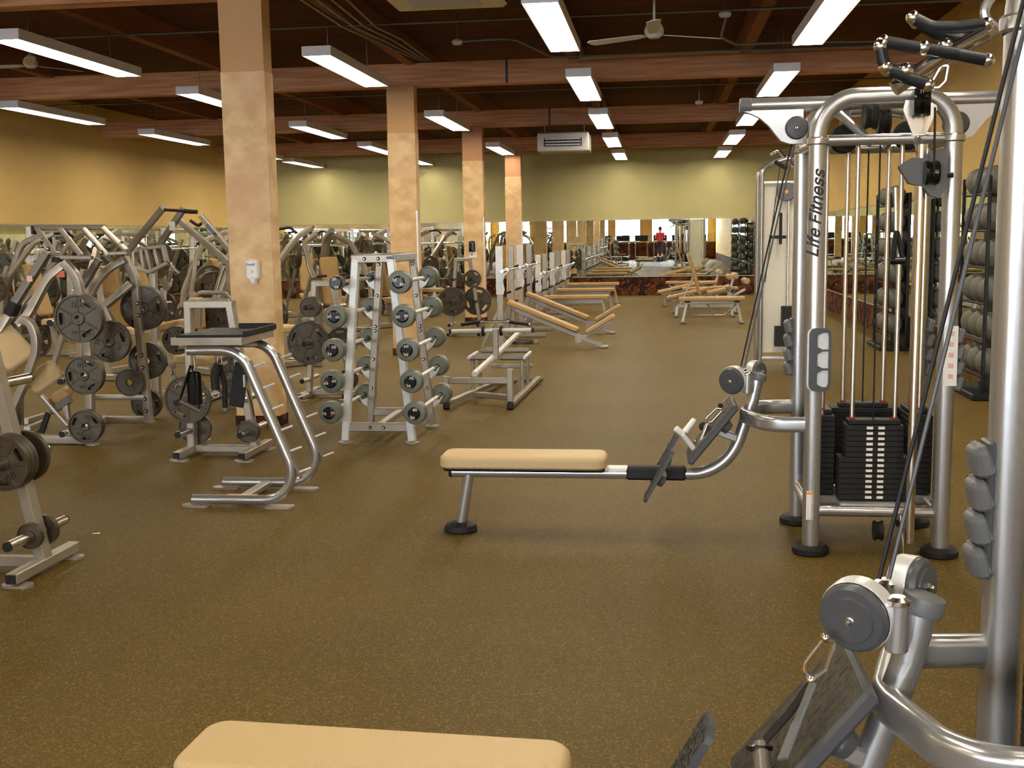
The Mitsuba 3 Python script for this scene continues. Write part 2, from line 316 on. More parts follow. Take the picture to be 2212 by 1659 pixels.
# ---------------------------------------------------------------- ceiling fittings
def fan(name, label, o, drop, ang, blades=3):
    kt = Kit()
    kt.add('canopy', lathe([(0, 0), (.02, 0), (.06, .04), (.06, .06), (0, .06)], 16, o + A(0, 0, drop)), 'mat_fan')
    kt.add('downrod', rod(o + A(0, 0, .1), o + A(0, 0, drop + .02), .012, 8), 'mat_fan')
    kt.add('motor', lathe([(0, -.05), (.05, -.05), (.085, -.02), (.09, .02), (.075, .06), (.03, .11), (0, .11)], 20, o), 'mat_fan')
    for i in range(blades):
        a = ang + i * 2 * math.pi / blades; d = A(math.cos(a), math.sin(a), 0); s = A(-math.sin(a), math.cos(a), .16)
        kt.add('blade', slab([(.10, -.03), (.2, -.055), (.66, -.065), (.70, -.03), (.70, .04), (.66, .065), (.2, .045), (.10, .03)], .007, frame(o + A(0, 0, -.02), d, s)), 'mat_fan', smooth=False)
    build(kt, name, label, 'ceiling fan')
p = W(1413, 70, 10.6); fan('ceiling_fan', 'white three-blade ceiling fan between the two bright lamps at the right', p, ZD - p[2] - .06, math.radians(30))
p = W(66, 138, 13.4); fan('ceiling_fan', 'white three-blade ceiling fan beyond the front left lamp', p, ZD - p[2] - .06, math.radians(60))
kt = Kit(); x0, x1, y0, y1, z0 = -2.16, -1.24, 8.55, 9.42, 3.40
def frus(x0, x1, y0, y1, za, zb, ins):
    v = [(x0 + ins, y0 + ins, za), (x1 - ins, y0 + ins, za), (x1 - ins, y1 - ins, za), (x0 + ins, y1 - ins, za), (x0, y0, zb), (x1, y0, zb), (x1, y1, zb), (x0, y1, zb)]
    return trimesh.Trimesh(v).convex_hull
kt.add('panel', frus(x0, x1, y0, y1, z0, z0 + .03, .03), 'mat_ac_panel', smooth=False)
kt.add('body', wall_rect(x0 + .06, x1 - .06, y0 + .06, y1 - .06, z0 + .03, ZD), 'mat_ac_panel', smooth=False)
kt.add('grille', frus(x0 + .17, x1 - .17, y0 + .17, y1 - .17, z0 - .012, z0 + .01, .02), 'mat_ac_grey', smooth=False)
build(kt, 'air_conditioner', 'square ceiling air conditioner with a grey grille, at the top edge', 'air conditioner')
kt = Kit(); a, b = W(1160, 287, 20.0), W(1272, 328, 20.0); x0, x1, z0, z1 = a[0], b[0], b[2] + .02, a[2]
kt.add('casing', box(((x0 + x1) / 2, 20.35, (z0 + z1) / 2), (x1 - x0, .7, z1 - z0), .02), 'mat_ac_case', smooth=False)
kt.add('outlet', wall_rect(x0 + .12, x1 - .12, 19.985, 20.0, z0 + .09, z1 - .10), 'mat_dark', smooth=False)
for i in range(3): kt.add('louvre', wall_rect(x0 + .14, x1 - .14, 19.975, 19.99, z0 + .105 + i * .05, z0 + .125 + i * .05), 'mat_ac_grey', smooth=False)
for s in (x0 + .1, x1 - .1): kt.add('hanger', rod((s, 20.35, z1 - .01), (s, 20.35, ZD), .008, 6), 'mat_conduit')
build(kt, 'air_conditioner', 'white box air unit with a dark louvred outlet hanging above the far aisle', 'air conditioner')
# pipes and conduits under the deck
def pipe(pts, r, label, fil=.12): single('conduit', tube(pts, r, 8, fil), 'mat_conduit', label, 'pipe')
q = WZ(640, 60, 3.73); pipe([(XL, q[1], 3.73), (XR, q[1], 3.73)], .014, 'thin grey pipe running right across the ceiling in the front bay')
q = WZ(895, 203, 3.72); pipe([(XL, q[1], 3.72), (XR, q[1], 3.72)], .013, 'thin grey pipe across the ceiling behind the second beam')
q = W(988, 90, 12.6); pipe([q, W(1105, 82, 12.6), W(1195, 124, 13.9), W(1500, 112, 14.1), W(1700, 106, 14.2), W(2000, 95, 14.2)], .014, 'thin grey conduit bending along a beam', .25)
q2 = W(1568, 40, 11.6); pipe([q2, W(1557, 80, 11.8), W(1590, 96, 12.6), W(1700, 92, 12.9), W(1980, 88, 13.2)], .014, 'thin conduit curving from the ceiling sensor at the right', .2)
for i in range(4): pipe([W(640 + i * 34, -8, 9.6 + .1 * i), W(740 + i * 24, 58, 11.2), W(800 + i * 22, 84, 12.4), W(862 + i * 14, 112, 13.2), W(905 + i * 8, 130, 14.3)], .012, ['first', 'second', 'third', 'fourth'][i] + ' from the left of four loose dark cables snaking over the ceiling', .3)
for (u, v, Y, lb) in ((988, 92, 12.6, 'small round ceiling sensor where the bent conduit starts'), (1566, 32, 11.6, 'small round ceiling sensor at the right above the curved conduit'), (1510, 222, 17.5, 'small round ceiling sensor in the second bay')):
    o = W(u, v, Y); kt = Kit(); kt.add('cap', lathe([(0, -.03), (.05, -.02), (.065, .01), (.05, .03), (0, .03)], 14, o), 'mat_fan'); kt.add('stem', rod(o + A(0, 0, .02), (o[0], o[1], ZD), .008, 6), 'mat_conduit'); build(kt, 'ceiling_sensor', lb, 'sensor')
# on the columns
kt = Kit(); x, y, z = -3.315, COLY[4] - .001, 1.30
kt.add('case', xf(pad(.105, .17, .075, .02, .03), frame((x, y - .037, z + .01), (1, 0, 0), (0, 0, 1))), 'mat_white')
kt.add('nozzle', join(cyl((x + .01, y - .05, z - .105), (0, 0, 1), .026, .035, 14), cyl((x + .01, y - .077, z - .07), (0, -1, 0), .022, .012, 14)), 'mat_clear')
kt.add('lettering', letters('Purell', .020, (x - .005, y - .0765, z + .055), (1, 0, 0), (0, 0, 1)), 'mat_blue_label', smooth=False)
kt.add('badge', cyl((x + .005, y - .0755, z - .005), (0, -1, 0), .010, .003, 12), 'mat_label_pink')
build(kt, 'soap_dispenser', 'white hand sanitiser dispenser on the nearest column', 'dispenser')
o = W(1020, 532, COLY[6]); kt = Kit()
kt.add('base', box((o[0], COLY[6] - .025, o[2]), (.11, .05, .19), .015), 'mat_gloss_black'); kt.add('handset', tube([o + A(-.03, -.055, .085), o + A(-.03, -.075, .05), o + A(-.03, -.075, -.05), o + A(-.03, -.055, -.085)], .02, 10, .03), 'mat_gloss_black')
build(kt, 'wall_phone', 'black wall phone on the third column', 'phone')
o = W(1022, 551, COLY[6]); kt = Kit(); kt.add('card', box((o[0], COLY[6] - .006, o[2]), (.14, .012, .10), .003), 'mat_label', smooth=False); kt.add('mark', cyl((o[0] - .02, COLY[6] - .0125, o[2] + .01), (0, -1, 0), .016, .002, 12), 'mat_plastic_grey'); build(kt, 'notice_card', 'small white card under the black wall phone', 'card')
# ---------------------------------------------------------------- small hardware shared by the machines
@lru_cache(None)
def plate_meshes(dia, t, holes):
    R = dia / 2; n = 40 if dia > .3 else 28
    web = Point(0, 0).buffer(R * .95, 10).difference(Point(0, 0).buffer(.026, 6))
    rim = lathe([(R * .90, -t * .38), (R * .92, -t / 2), (R * .985, -t / 2), (R, -t * .3), (R, t * .3), (R * .985, t / 2), (R * .92, t / 2), (R * .90, t * .38), (R * .90, -t * .38)], n)
    hub = lathe([(.026, -t / 2), (R * .24, -t / 2), (R * .28, -t * .3), (R * .28, t * .3), (R * .24, t / 2), (.026, t / 2), (.026, -t / 2)], 20)
    ribs = []
    if holes:
        for k in range(3):
            a = k * 2 * math.pi / 3; c = shapely.affinity.rotate(LineString([(R * .70, -R * .17), (R * .70, R * .17)]).buffer(R * .085, 5), math.degrees(a), origin=(0, 0)); web = web.difference(c)
            lip = slab(LineString([(R * .70, -R * .17), (R * .70, R * .17)]).buffer(R * .115, 5).difference(LineString([(R * .70, -R * .17), (R * .70, R * .17)]).buffer(R * .085, 5)), t * .72)
            ribs.append(xf(lip, axis_frame((0, 0, 0), (0, 0, 1), 0) if k == 0 else trimesh.transformations.rotation_matrix(a, (0, 0, 1))))
        for k in range(6):
            a = math.pi / 6 + k * math.pi / 3; d = A(math.cos(a), math.sin(a), 0)
            ribs.append(bar(d * R * .2, d * R * .93, .014, t * .62, (0, 0, 1), .004))
    return join(slab(web, t * .42), rim, hub, *ribs)
@lru_cache(None)
def plate_text(dia, t):
    R = dia / 2; lb = '45 LBS' if dia > .39 else '35 LBS' if dia > .33 else '25 LBS'
    return (letters('IBX', R * .22, (R * .56 * math.cos(.52), R * .56 * math.sin(.52), t * .21), (math.sin(.52), -math.cos(.52), 0), (math.cos(.52), math.sin(.52), 0), .004),
                letters(lb, R * .13, (-R * .56 * math.cos(.52), -R * .56 * math.sin(.52), t * .21), (-math.sin(.52), math.cos(.52), 0), (-math.cos(.52), -math.sin(.52), 0), .004))
def plate(c, d, dia, label, group=None, t=.038, spin=0., text=True, m='mat_plate'):
    kt = Kit(); big = dia > .255
    kt.add('casting', plate_meshes(round(dia, 3), t, big), m, smooth=35)
    if big and text: [kt.add('lettering', q, 'mat_plate_text', smooth=False) for q in plate_text(round(dia, 3), t)]
    return build(kt, 'weight_plate', label, 'weight plate', group, axis_frame(c, d, spin))
def plates(c, d, dia, n, label, t=.038, spin=0., gap=.002, text=True):
    'n plates on one peg, c = outermost centre, going back along -d; each labelled by its order'
    d = nrm(d); w = ['outer', 'second', 'third', 'fourth']
    for i in range(n): plate(A(*c) - d * i * (t + gap), d, dia, (f'{w[i]} iron plate ' if n > 1 else 'iron plate ') + label, t=t, spin=spin + .5 * i, text=text and i == 0)
@lru_cache(None)
def bolt_mesh(r): return lathe([(0, 0), (r, 0), (r * .96, .003), (r * .7, .004), (r * .6, .009), (r * .35, .013), (0, .0135)], 12)
@lru_cache(None)
def bolt_head(r): return lathe([(0, .004), (r * .62, .004), (r * .66, .010), (r * .4, .015), (0, .0155)], 10)
def bolts(kt, pts, d, r=.012, m='mat_rubber', to=None):
    for p in pts:
        h = kt.add('bolt', bolt_mesh(r), m, M=axis_frame(p, d)); kt.add('bolt_head', bolt_head(r), 'mat_chrome', to=h, M=axis_frame(p, d))
def stem(kt, c, d, L, r=.025, m='mat_chrome', name='peg'):
    d = nrm(d); h = kt.add(name, rod(A(*c), A(*c) + d * L, r, 14, .003), m)
    kt.add('end_cap', cyl(A(*c) + d * (L - .001), d, r * .96, .008, 12), 'mat_rubber', to=h)
def foot_plate(kt, c, along, w=.075, l=.12):
    w, l = w * .85, l * .85
    kt.add('floor_plate', slab(LineString([(-l / 2 + w / 2, 0), (l / 2 - w / 2, 0)]).buffer(w / 2, 6) if l > w else Point(0, 0).buffer(w / 2, 8), .012, frame(A(c[0], c[1], .006), along, np.cross((0, 0, 1), along))), 'mat_frame', smooth=False)

# ---------------------------------------------------------------- weight trees
def tree(M, label, lL=.10, lR=.16, half=.23, top=1.12, hang=(), where='', pegz=(.19, .55, .90)):
    kt = Kit(); yb = .28
    for s, l in ((-1, lL), (1, lR)):
        x0, x1 = s * half, s * (half - l)
        kt.add('upright', bar((x0, 0, .06), (x1, 0, top), .055, .075, (0, 1, 0)), 'mat_frame')
        f = kt.add('foot', box((x0, 0, .048), (.058, 2 * yb, .05), .005), 'mat_frame')
        for e in (-1, 1):
            kt.add('end_cap', box((x0, e * (yb + .003), .048), (.05, .006, .043), .002), 'mat_rubber', to=f); foot_plate(kt, (x0, e * (yb - .05), 0), A(1, 0, 0), .09, .17)
        for z in pegz:
            x = x0 + (x1 - x0) * (z - .06) / (top - .06)
            for e in (-1, 1): stem(kt, (x, e * .036, z), (0, e, 0), .21)
    kt.add('base_rail', bar((-half + .029, 0, .05), (half - .029, 0, .05), .055, .05), 'mat_frame'); kt.add('top_rail', bar((-half + lL - .03, 0, top), (half - lR + .03, 0, top), .075, .055), 'mat_frame')
    build(kt, 'weight_tree', label, 'weight rack', None, M)
    for s, lev, e, dia, n in hang:
        l = lL if s < 0 else lR; z = pegz[lev]; x = s * half - s * l * (z - .06) / (top - .06); t = .030 if dia < .3 else .036
        zz = z - 0.0
        c = M @ A(x, e * (.042 + (n - .5) * (t + .002)), zz, 1); d = M[:3, :3] @ A(0, e, 0)
        plates(c[:3], d, dia, n, f"on the {['lower', 'middle', 'upper'][lev]} {'near' if e < 0 else 'far'} {'right' if s > 0 else 'left'} peg of {where}", t=t, spin=rng.uniform(0, 6))
tree(place(-3.14, 4.86), 'grey A-frame weight tree at the left edge, nearest the viewpoint', lL=.16, lR=.21, half=.235, top=1.16, where='the nearest weight tree',
     hang=((1, 0, -1, .125, 1), (1, 0, 1, .15, 1), (1, 1, -1, .262, 3), (1, 1, 1, .25, 1), (-1, 1, -1, .36, 1), (-1, 0, -1, .23, 2)))
tree(place(-3.15, 7.72), 'grey weight tree standing behind the cable-handle rack', lL=.03, lR=.14, half=.24, top=1.10, pegz=(.19, .42, .82), where='the tree behind the handle rack',
     hang=((-1, 1, -1, .352, 1), (1, 0, -1, .16, 2), (-1, 0, 1, .25, 1)))
tree(place(-3.22, 10.66), 'grey weight tree between the nearest column and the barbell rack', half=.22, where='the tree left of the barbells',
     hang=((-1, 1, -1, .43, 2), (-1, 2, -1, .20, 3), (1, 1, -1, .30, 1), (1, 0, -1, .2, 1)))
tree(place(-3.02, 17.4), 'grey weight tree in front of the third column', half=.24, top=1.2, where='the tree by the third column', hang=((-1, 1, -1, .45, 2), (1, 2, -1, .28, 1), (-1, 2, 1, .25, 1), (1, 1, 1, .45, 1)))

# ---------------------------------------------------------------- cable-handle rack (tray on bent tubes)
kt = Kit(); r = .029
fr = [W(418, 1088, 6.17), W(634, 1088, 6.17), W(519, 757, 6.17), W(404, 757, 6.17)]
z0 = .047
def sideframe(dy):
    a = [A(-2.725, 6.17, z0), A(-2.035, 6.17, z0), A(*W(521, 757, 6.17)), A(*W(406, 757, 6.17))]
    return [p + A(0, dy, 0) for p in a]
for dy, nm in ((0, 'near'), (.47, 'far')):
    P = sideframe(dy); h = kt.add('side_tube', tube(P, r, 14, .17, k=8), 'mat_steel'); kt.add('end_plug', cyl(P[0] + A(.002, 0, 0), (-1, 0, 0), r * .97, .006, 12), 'mat_rubber', to=h)
    kt.add('floor_plate', slab(LineString([(-.05, 0), (.05, 0)]).buffer(.038, 6), .014, frame(P[0] + A(.02, 0, -z0 + .008), (1, 0, 0), (0, 1, 0))), 'mat_frame', smooth=False)
    kt.add('floor_plate', slab(LineString([(-.05, 0), (.06, 0)]).buffer(.038, 6), .014, frame(P[1] + A(-.17, 0, -z0 + .008), (1, 0, 0), (0, 1, 0))), 'mat_frame', smooth=False)
    for i in range(6):
        f = .12 + .14 * i; q = P[2] + (P[1] - P[2]) * f + A(.022, 0, .008)
        kt.add('peg', rod(q, q + A(.075, .0, .028), .0065, 8), 'mat_frame_light')
    kt.add('peg_strip', bar(P[2] + (P[1] - P[2]) * .08 + A(.024, 0, .010), P[2] + (P[1] - P[2]) * .86 + A(.024, 0, .010), .030, .012, (1, 0, .4), .002), 'mat_frame_dark')
    if dy == 0: kt.add('warning_label', box((-2.42, 6.17, z0 + r), (.18, .018, .002)), 'mat_label_pink', smooth=False)
kt.add('cross_tube', bar((-2.43, 6.17, z0), (-2.43, 6.64, z0), .06, .035), 'mat_steel')
zt = W(450, 757, 6.17)[2] + r
xa, xb = W(375, 735, 6.17)[0], W(527, 735, 6.17)[0]
kt.add('tray_rim', join(wall_rect(xa, xb, 6.13, 6.145, zt + .005, zt + .048), wall_rect(xa, xb, 6.66, 6.675, zt + .005, zt + .048), wall_rect(xa, xa + .015, 6.145, 6.66, zt + .005, zt + .048), wall_rect(xb - .015, xb, 6.145, 6.66, zt + .005, zt + .048)), 'mat_frame', smooth=False)
kt.add('tray_mat', box(((xa + xb) / 2 + .012, 6.43, zt + .053), (xb - xa - .01, .54, .014), .004), 'mat_dark', smooth=False); kt.add('tray_lip', join(box((xb + .004, 6.43, zt + .068), (.014, .54, .03), .003), box(((xa + xb) / 2 + .1, 6.69, zt + .07), (xb - xa - .19, .014, .035), .003)), 'mat_dark', smooth=False)
kt.add('hook_rail', bar((xa + .08, 6.42, zt - .02), (xb - .02, 6.42, zt - .02), .04, .03), 'mat_frame')
build(kt, 'handle_rack', 'bent-tube rack with a black tray on top and rows of small pegs', 'rack')
# attachments hanging under the tray
def carabiner(kt, p, h=.09, w=.035, m='mat_chrome', d=(0, 0, -1), side=(1, 0, 0), r=.004):
    d, s = nrm(d), nrm(side); q = [A(*p) + s * w * .25, A(*p) + s * w * .5 + d * h * .7, A(*p) + s * w * .2 + d * h, A(*p) - s * w * .3 + d * h, A(*p) - s * w * .5 + d * h * .75, A(*p) - s * w * .25]
    kt.add('carabiner', tube(fillet(q + [q[0]], .006, 3), r, 6), m)
def hang(u, v, Y): return W(u, v, Y)
kt = Kit(); a = hang(414, 765, 6.42); carabiner(kt, a, .10)
b0, b1, b2 = hang(388, 866, 6.40), hang(432, 888, 6.44), hang(414, 800, 6.42)
kt.add('strap', join(sqtube([b2 + A(-.005, 0, .03), b0], .006, .03, None, 0, .002), sqtube([b2 + A(.005, 0, .03), b1], .006, .03, None, 0, .002)), 'mat_rubber')
kt.add('handle', rod(b0, b1, .016, 12), 'mat_frame_dark'); kt.add('cuff', padM(.09, .05, .20, .015, hang(420, 838, 6.45), (1, 0, 0), (0, 1, 0)), 'mat_gloss_black')
build(kt, 'strap_handle', 'black strap handle with a carabiner hanging at the left under the tray', 'handle')
kt = Kit(); a = hang(474, 765, 6.42); carabiner(kt, a, .11)
kt.add('rope', tube([hang(474, 788, 6.42), hang(486, 830, 6.42), hang(486, 880, 6.42)], .016, 10, .06), 'mat_rubber'); kt.add('rope', tube([hang(472, 788, 6.40), hang(464, 815, 6.38), hang(466, 842, 6.37)], .026, 10, .06), 'mat_rubber')
kt.add('knob', ball(hang(486, 886, 6.42), .021), 'mat_frame_dark'); kt.add('ring', tube(fillet([hang(466, 845, 6.37) + A(.02 * math.cos(t), 0, .02 * math.sin(t) - .02) for t in np.linspace(0, 2 * math.pi, 13)], .002, 1), .004, 6), 'mat_chrome')
build(kt, 'rope_handle', 'black rope handle with chrome carabiner under the middle of the tray', 'handle')
kt = Kit(); a = hang(524, 785, 6.42)
kt.add('strap', sqtube([a, hang(518, 820, 6.42), hang(510, 878, 6.42)], .09, .02, (0, 1, 0), .03, .004), 'mat_rubber'); kt.add('cord', tube([hang(534, 840, 6.42), hang(545, 880, 6.42), hang(549, 900, 6.42)], .004, 6), 'mat_rubber'); kt.add('buckle', box(hang(528, 823, 6.40), (.015, .02, .08), .003), 'mat_chrome')
build(kt, 'ankle_strap', 'long black padded strap hanging beside the bent tube of the rack', 'strap')

# ---------------------------------------------------------------- barbell rack with ten fixed barbells
xc = -2.125; kt = Kit(); y0, y1 = 8.24, 8.99; H = 1.40
def legx(s, z): return xc + s * (.262 - .128 * z / H)
for y in (y0, y1):
    for s in (-1, 1):
        kt.add('upright', bar((legx(s, .02), y, .02), (legx(s, H), y, H), .058, .06, (0, 1, 0)), 'mat_frame_light' if y == y0 else 'mat_frame')
        foot_plate(kt, (legx(s, 0), y, 0), A(1, 0, 0), .08, .13)
    kt.add('cross_rail', bar((legx(-1, .125) + .02, y, .125), (legx(1, .125) - .02, y, .125), .05, .065), 'mat_frame')
    kt.add('top_rail', bar((legx(-1, H) - .03, y, H), (legx(1, H) + .03, y, H), .06, .062), 'mat_frame')
for s in (-1, 1): kt.add('side_rail', bar((legx(s, H), y0 + .03, H), (legx(s, H), y1 - .03, H), .06, .06), 'mat_frame')
kt.add('base_rail', bar((xc, y0 + .03, .125), (xc, y1 - .03, .125), .055, .05), 'mat_frame')
bolts(kt, [(xc - .06, y0 - .031, H), (xc + .045, y0 - .031, H), (xc - .06, y0 - .026, .125), (xc + .045, y0 - .026, .125)], (0, -1, 0), .014)
BZ = (1.218, .970, .720, .485, .250)
bolts(kt, [(legx(s, z), y1 - .031, z) for s in (-1, 1) for z in (1.34, 1.085, .835, .80, .565, .325)], (0, -1, 0), .014)
for s in (-1, 1):
    for z in BZ:
        for y in (y0, y1):
            x = legx(s, z) + s * .029
            kt.add('saddle', slab([(0, -.075), (.0, .015), (.055, -.005), (.082, .032), (.090, .028), (.058, -.03)], .006, frame((x, y, z - .02), (s, 0, 0), (0, 0, 1))), 'mat_frame_light', smooth=False)
kt.add('badge', box((legx(1, H) - .0, y0 - .031, H + .005), (.05, .003, .02)), 'mat_blue_label', smooth=False)
build(kt, 'barbell_rack', 'grey A-frame rack holding ten fixed barbells in two columns', 'rack')
wts = {-1: ('20', '45', '55', '65', '75'), 1: ('30', '50', '60', '70', '80')}
for s in (-1, 1):
    for i, z in enumerate(BZ):
        small = s < 0 and i == 0; R = .050 if small else .086; x = legx(s, z) + s * .085; zc = z + .012
        ya, yb = y0 - .20, y1 + .19; kt = Kit()
        kt.add('shaft', rod((x, ya + .05, zc), (x, yb - .05, zc), .0145, 12), 'mat_chrome')
        kt.add('knurl', rod((x, y0 + .1, zc), (x, y1 - .1, zc), .0155, 12), 'mat_frame_light')
        for yy, e in ((ya, -1), (yb, 1)):
            d = A(0, e, 0); c = A(x, yy - e * .0, zc)
            h = kt.add('head', lathe([(.018, -.115), (R * .82, -.115), (R * .97, -.10), (R, -.08), (R, -.02), (R * .94, -.004), (R * .60, .0), (0, .0)], 28, c, d), 'mat_urethane' if not small else 'mat_plastic_grey')
            kt.add('cap', lathe([(0, .014), (R * .42, .014) if not small else (R * .8, .014), (R * .54, .006) if not small else (R * .96, .006), (R * .55 if not small else R * .97, -.002), (0, -.002)], 22, c, d), 'mat_gloss_black', to=h)
            a = rng.uniform(0, 6.28); rr = R * .36 if not small else R * .62
            for q in (0, math.pi):
                o = c + A(math.cos(a + q) * rr, e * .0145, math.sin(a + q) * rr)
                kt.add('number', letters(wts[s][i], .019, o, (-e * 1.0 * math.cos(a + q + math.pi / 2) * -1 if False else (-e), 0, 0), (0, 0, 1), .002, True), 'mat_label', to=h, smooth=False)
            kt.add('red_mark', cyl(c + A(math.cos(a + 2.5) * rr, e * .0135, math.sin(a + 2.5) * rr), d, R * .1, .002, 8), 'mat_red', to=h)
        pos = ['top', 'second', 'third', 'fourth', 'lowest'][i]
        build(kt, 'barbell', ('small black-ended' if small else 'grey-ended') + f' fixed barbell, {pos} in the {"left" if s < 0 else "right"} column of the barbell rack', 'barbell', 'fixed barbells on the A-frame rack')

# ---------------------------------------------------------------- T-bar row platform
kt = Kit(); Y0 = 9.93
def RW(u, v, Y): return A(*W(u, v, Y))
xl, xr = -1.86, -1.335
kt.add('front_rail', bar((xl - .02, Y0, .262), (xr, Y0, .262), .05, .052), 'mat_frame')
for x, nm in ((xl - .06, ''), (xr, '')):
    kt.add('front_post', bar((x, Y0, .03), (x, Y0, .37 if x == xr else .30), .055, .055, (0, 1, 0)), 'mat_frame')
    kt.add('rubber_foot', sqtube([A(x, Y0, .07), A(x, Y0 - .02, .008)], .06, .06, (0, 1, 0), 0, .02), 'mat_rubber')
kt.add('low_rail', bar((xl + .14, Y0 + .35, .09), (xr, Y0 + .12, .09), .05, .05), 'mat_frame')
yb = 11.75
kt.add('side_rail', bar((xl - .055, Y0, .055), (xl + .22, yb - .1, .055), .05, .045), 'mat_frame'); kt.add('side_rail', bar((xr + .01, Y0, .055), (xr + .06, yb, .055), .05, .045), 'mat_frame')
for x, yy in ((xl + .26, yb - .1), (xr + .0, yb)): kt.add('rear_foot', box((x, yy, .04), (.22, .06, .06), .02), 'mat_frame_dark')
kt.add('rear_rail', bar((xl + .15, 11.3, .235), (xr + .05, 11.3, .235), .05, .04), 'mat_frame')
for (xa, xb) in ((xl + .02, xl + .24), (xr - .20, xr + .04)):
    kt.add('foot_deck', box(((xa + xb) / 2, 10.95, .37), (xb - xa, .52, .014), .003), 'mat_tread', smooth=False)
    kt.add('deck_edge', box((xa if xa < -1.6 else xb, 10.95, .385), (.028, .54, .03), .004), 'mat_frame_light', smooth=False)
    for yy in (10.75, 11.2): kt.add('deck_post', bar((xa + .03 if xa < -1.6 else xb - .03, yy, .05), (xa + .03 if xa < -1.6 else xb - .03, yy, .365), .035, .035, (0, 1, 0)), 'mat_frame')
xm = -1.60
kt.add('lever', sqtube([A(xm - .07, 9.98, .315), A(xm + .005, 11.0, .40), A(xm + .06, 12.3, .50)], .05, .045, (0, 0, 1)), 'mat_frame_light')
kt.add('lever_post', bar((xm + .02, 10.75, .36), (xm + .02, 10.75, .66), .055, .05, (0, 1, 0)), 'mat_frame')
kt.add('handlebar', tube([A(xm - .32, 10.72, .715), A(xm - .12, 10.72, .735), A(xm + .16, 10.72, .735), A(xm + .36, 10.72, .705)], .013, 10, .05), 'mat_chrome')
for s in (-1, 1):
    kt.add('grip', tube([A(xm + .02 + s * .12, 10.72, .735), A(xm + .02 + s * .33, 10.72, .708)], .018, 10), 'mat_grip')
    kt.add('collar', cyl((xm + .02 + s * .12, 10.72, .735), (s, 0, 0), .024, .02, 12), 'mat_chrome')
kt.add('sleeve', rod((xm - .42, 10.80, .635), (xm + .36, 10.80, .645), .022, 12), 'mat_frame_light')
for s in (-1, 1): kt.add('stop_ring', cyl((xm - .02 + s * .075, 10.80, .64), (s, 0, 0), .05, .025, 16), 'mat_rubber')
for s in (-1, 1): kt.add('end_cap', cyl((xm - .03 + s * .40, 10.80, .64 + .005 * s), (s, 0, 0), .024, .015, 12), 'mat_rubber')
build(kt, 'row_machine', 'low grey T-bar row platform with two tread plates and a black-gripped handlebar', 'row machine')
plates(A(xm + .09, 12.2, .40), (.0, 0, -1), .28, 1, 'lying on the far end of the T-bar lever', t=.035)
# ---------------------------------------------------------------- plate-loaded press machine at the left edge
def PB(kt, name, pts, w, h, m='mat_frame', up=(0, 1, 0), fil=0):
    P = [A(*W(*p)) for p in pts]
    return kt.add(name, sqtube(P, w, h, up, fil, .010), m)
kt = Kit()
PB(kt, 'upright', [(268, 553, 9.05), (293, 602, 9.08), (298, 680, 9.1), (322, 911, 9.13)], .066, .07, fil=.25)
up = [W(297, 655, 9.03), W(299, 681, 9.03), W(306, 767, 9.05), W(308, 794, 9.05), W(313, 862, 9.08), W(315, 888, 9.08)]
bolts(kt, up, (0, -1, 0), .017, 'mat_rubber')
top0, top1 = 8.95, 8.45
kt.add('frame_rail', bar(W(76, 492, top0), W(226, 491, top0), .055, .045), 'mat_frame_dark')
for (a, b) in (((81, 496), (122, 553)), ((131, 496), (178, 556)), ((181, 495), (235, 557)), ((223, 494), (276, 545))):
    kt.add('frame_rung', sqtube([A(*W(*a, top0)), A(*W(*b, top1))], .055, .04, (0, 1, .6), 0, .006), 'mat_frame')
kt.add('frame_rail', bar(W(122, 556, top1), W(200, 557, top1), .05, .03), 'mat_frame'); kt.add('frame_rail', bar(W(234, 548, top1), W(277, 546, top1), .05, .03), 'mat_frame')
bolts(kt, [W(91, 519, 8.70), W(104, 538, 8.50), W(202, 529, 8.60), W(219, 546, 8.46), W(262, 526, 8.56)], (0, -1, .2), .018)
kt.add('end_cap', box(W(74, 497, top0), (.03, .06, .07), .004), 'mat_rubber'); kt.add('end_cap', box(W(124, 561, top1), (.07, .06, .04), .004), 'mat_rubber')
PB(kt, 'lever_arm', [(102, 546, 8.42), (29, 660, 8.3)], .062, .07, 'mat_frame_dark')
PB(kt, 'lever_arm', [(19, 683, 8.3), (-14, 735, 8.25)], .062, .07); kt.add('lever_collar', bar(W(33, 652, 8.3), W(22, 680, 8.3), .085, .09, (0, 1, 0), .01), 'mat_rubber')
PB(kt, 'lever_arm', [(140, 572, 8.42), (104, 600, 8.38), (63, 678, 8.3), (40, 702, 8.28)], .062, .075, fil=.3)
kt.add('name_plate', box(W(125, 592, 8.38), (.115, .006, .05)), 'mat_label_red', smooth=False); kt.add('warning_label', box(W(64, 602, 8.27), (.045, .006, .045)), 'mat_label_pink', smooth=False)
PB(kt, 'post', [(138, 566, 8.40), (166, 596, 8.40), (177, 650, 8.42), (192, 760, 8.45), (196, 935, 8.45)], .066, .07, fil=.25)
PB(kt, 'lever_arm', [(268, 562, 9.0), (234, 580, 8.95), (208, 610, 8.9), (188, 650, 8.85)], .062, .075, fil=.3)
PB(kt, 'lever_arm', [(214, 560, 8.7), (178, 620, 8.7), (150, 668, 8.7)], .055, .06, 'mat_frame_dark')
PB(kt, 'brace', [(283, 613, 9.0), (226, 662, 8.9), (245, 705, 8.9)], .062, .07)
PB(kt, 'curved_post', [(44, 690, 8.2), (66, 696, 8.2), (79, 730, 8.2), (77, 765, 8.2), (62, 808, 8.2), (30, 880, 8.2), (12, 925, 8.2)], .060, .07, fil=.25)
PB(kt, 'stay', [(46, 860, 8.3), (47, 918, 8.3)], .032, .035)
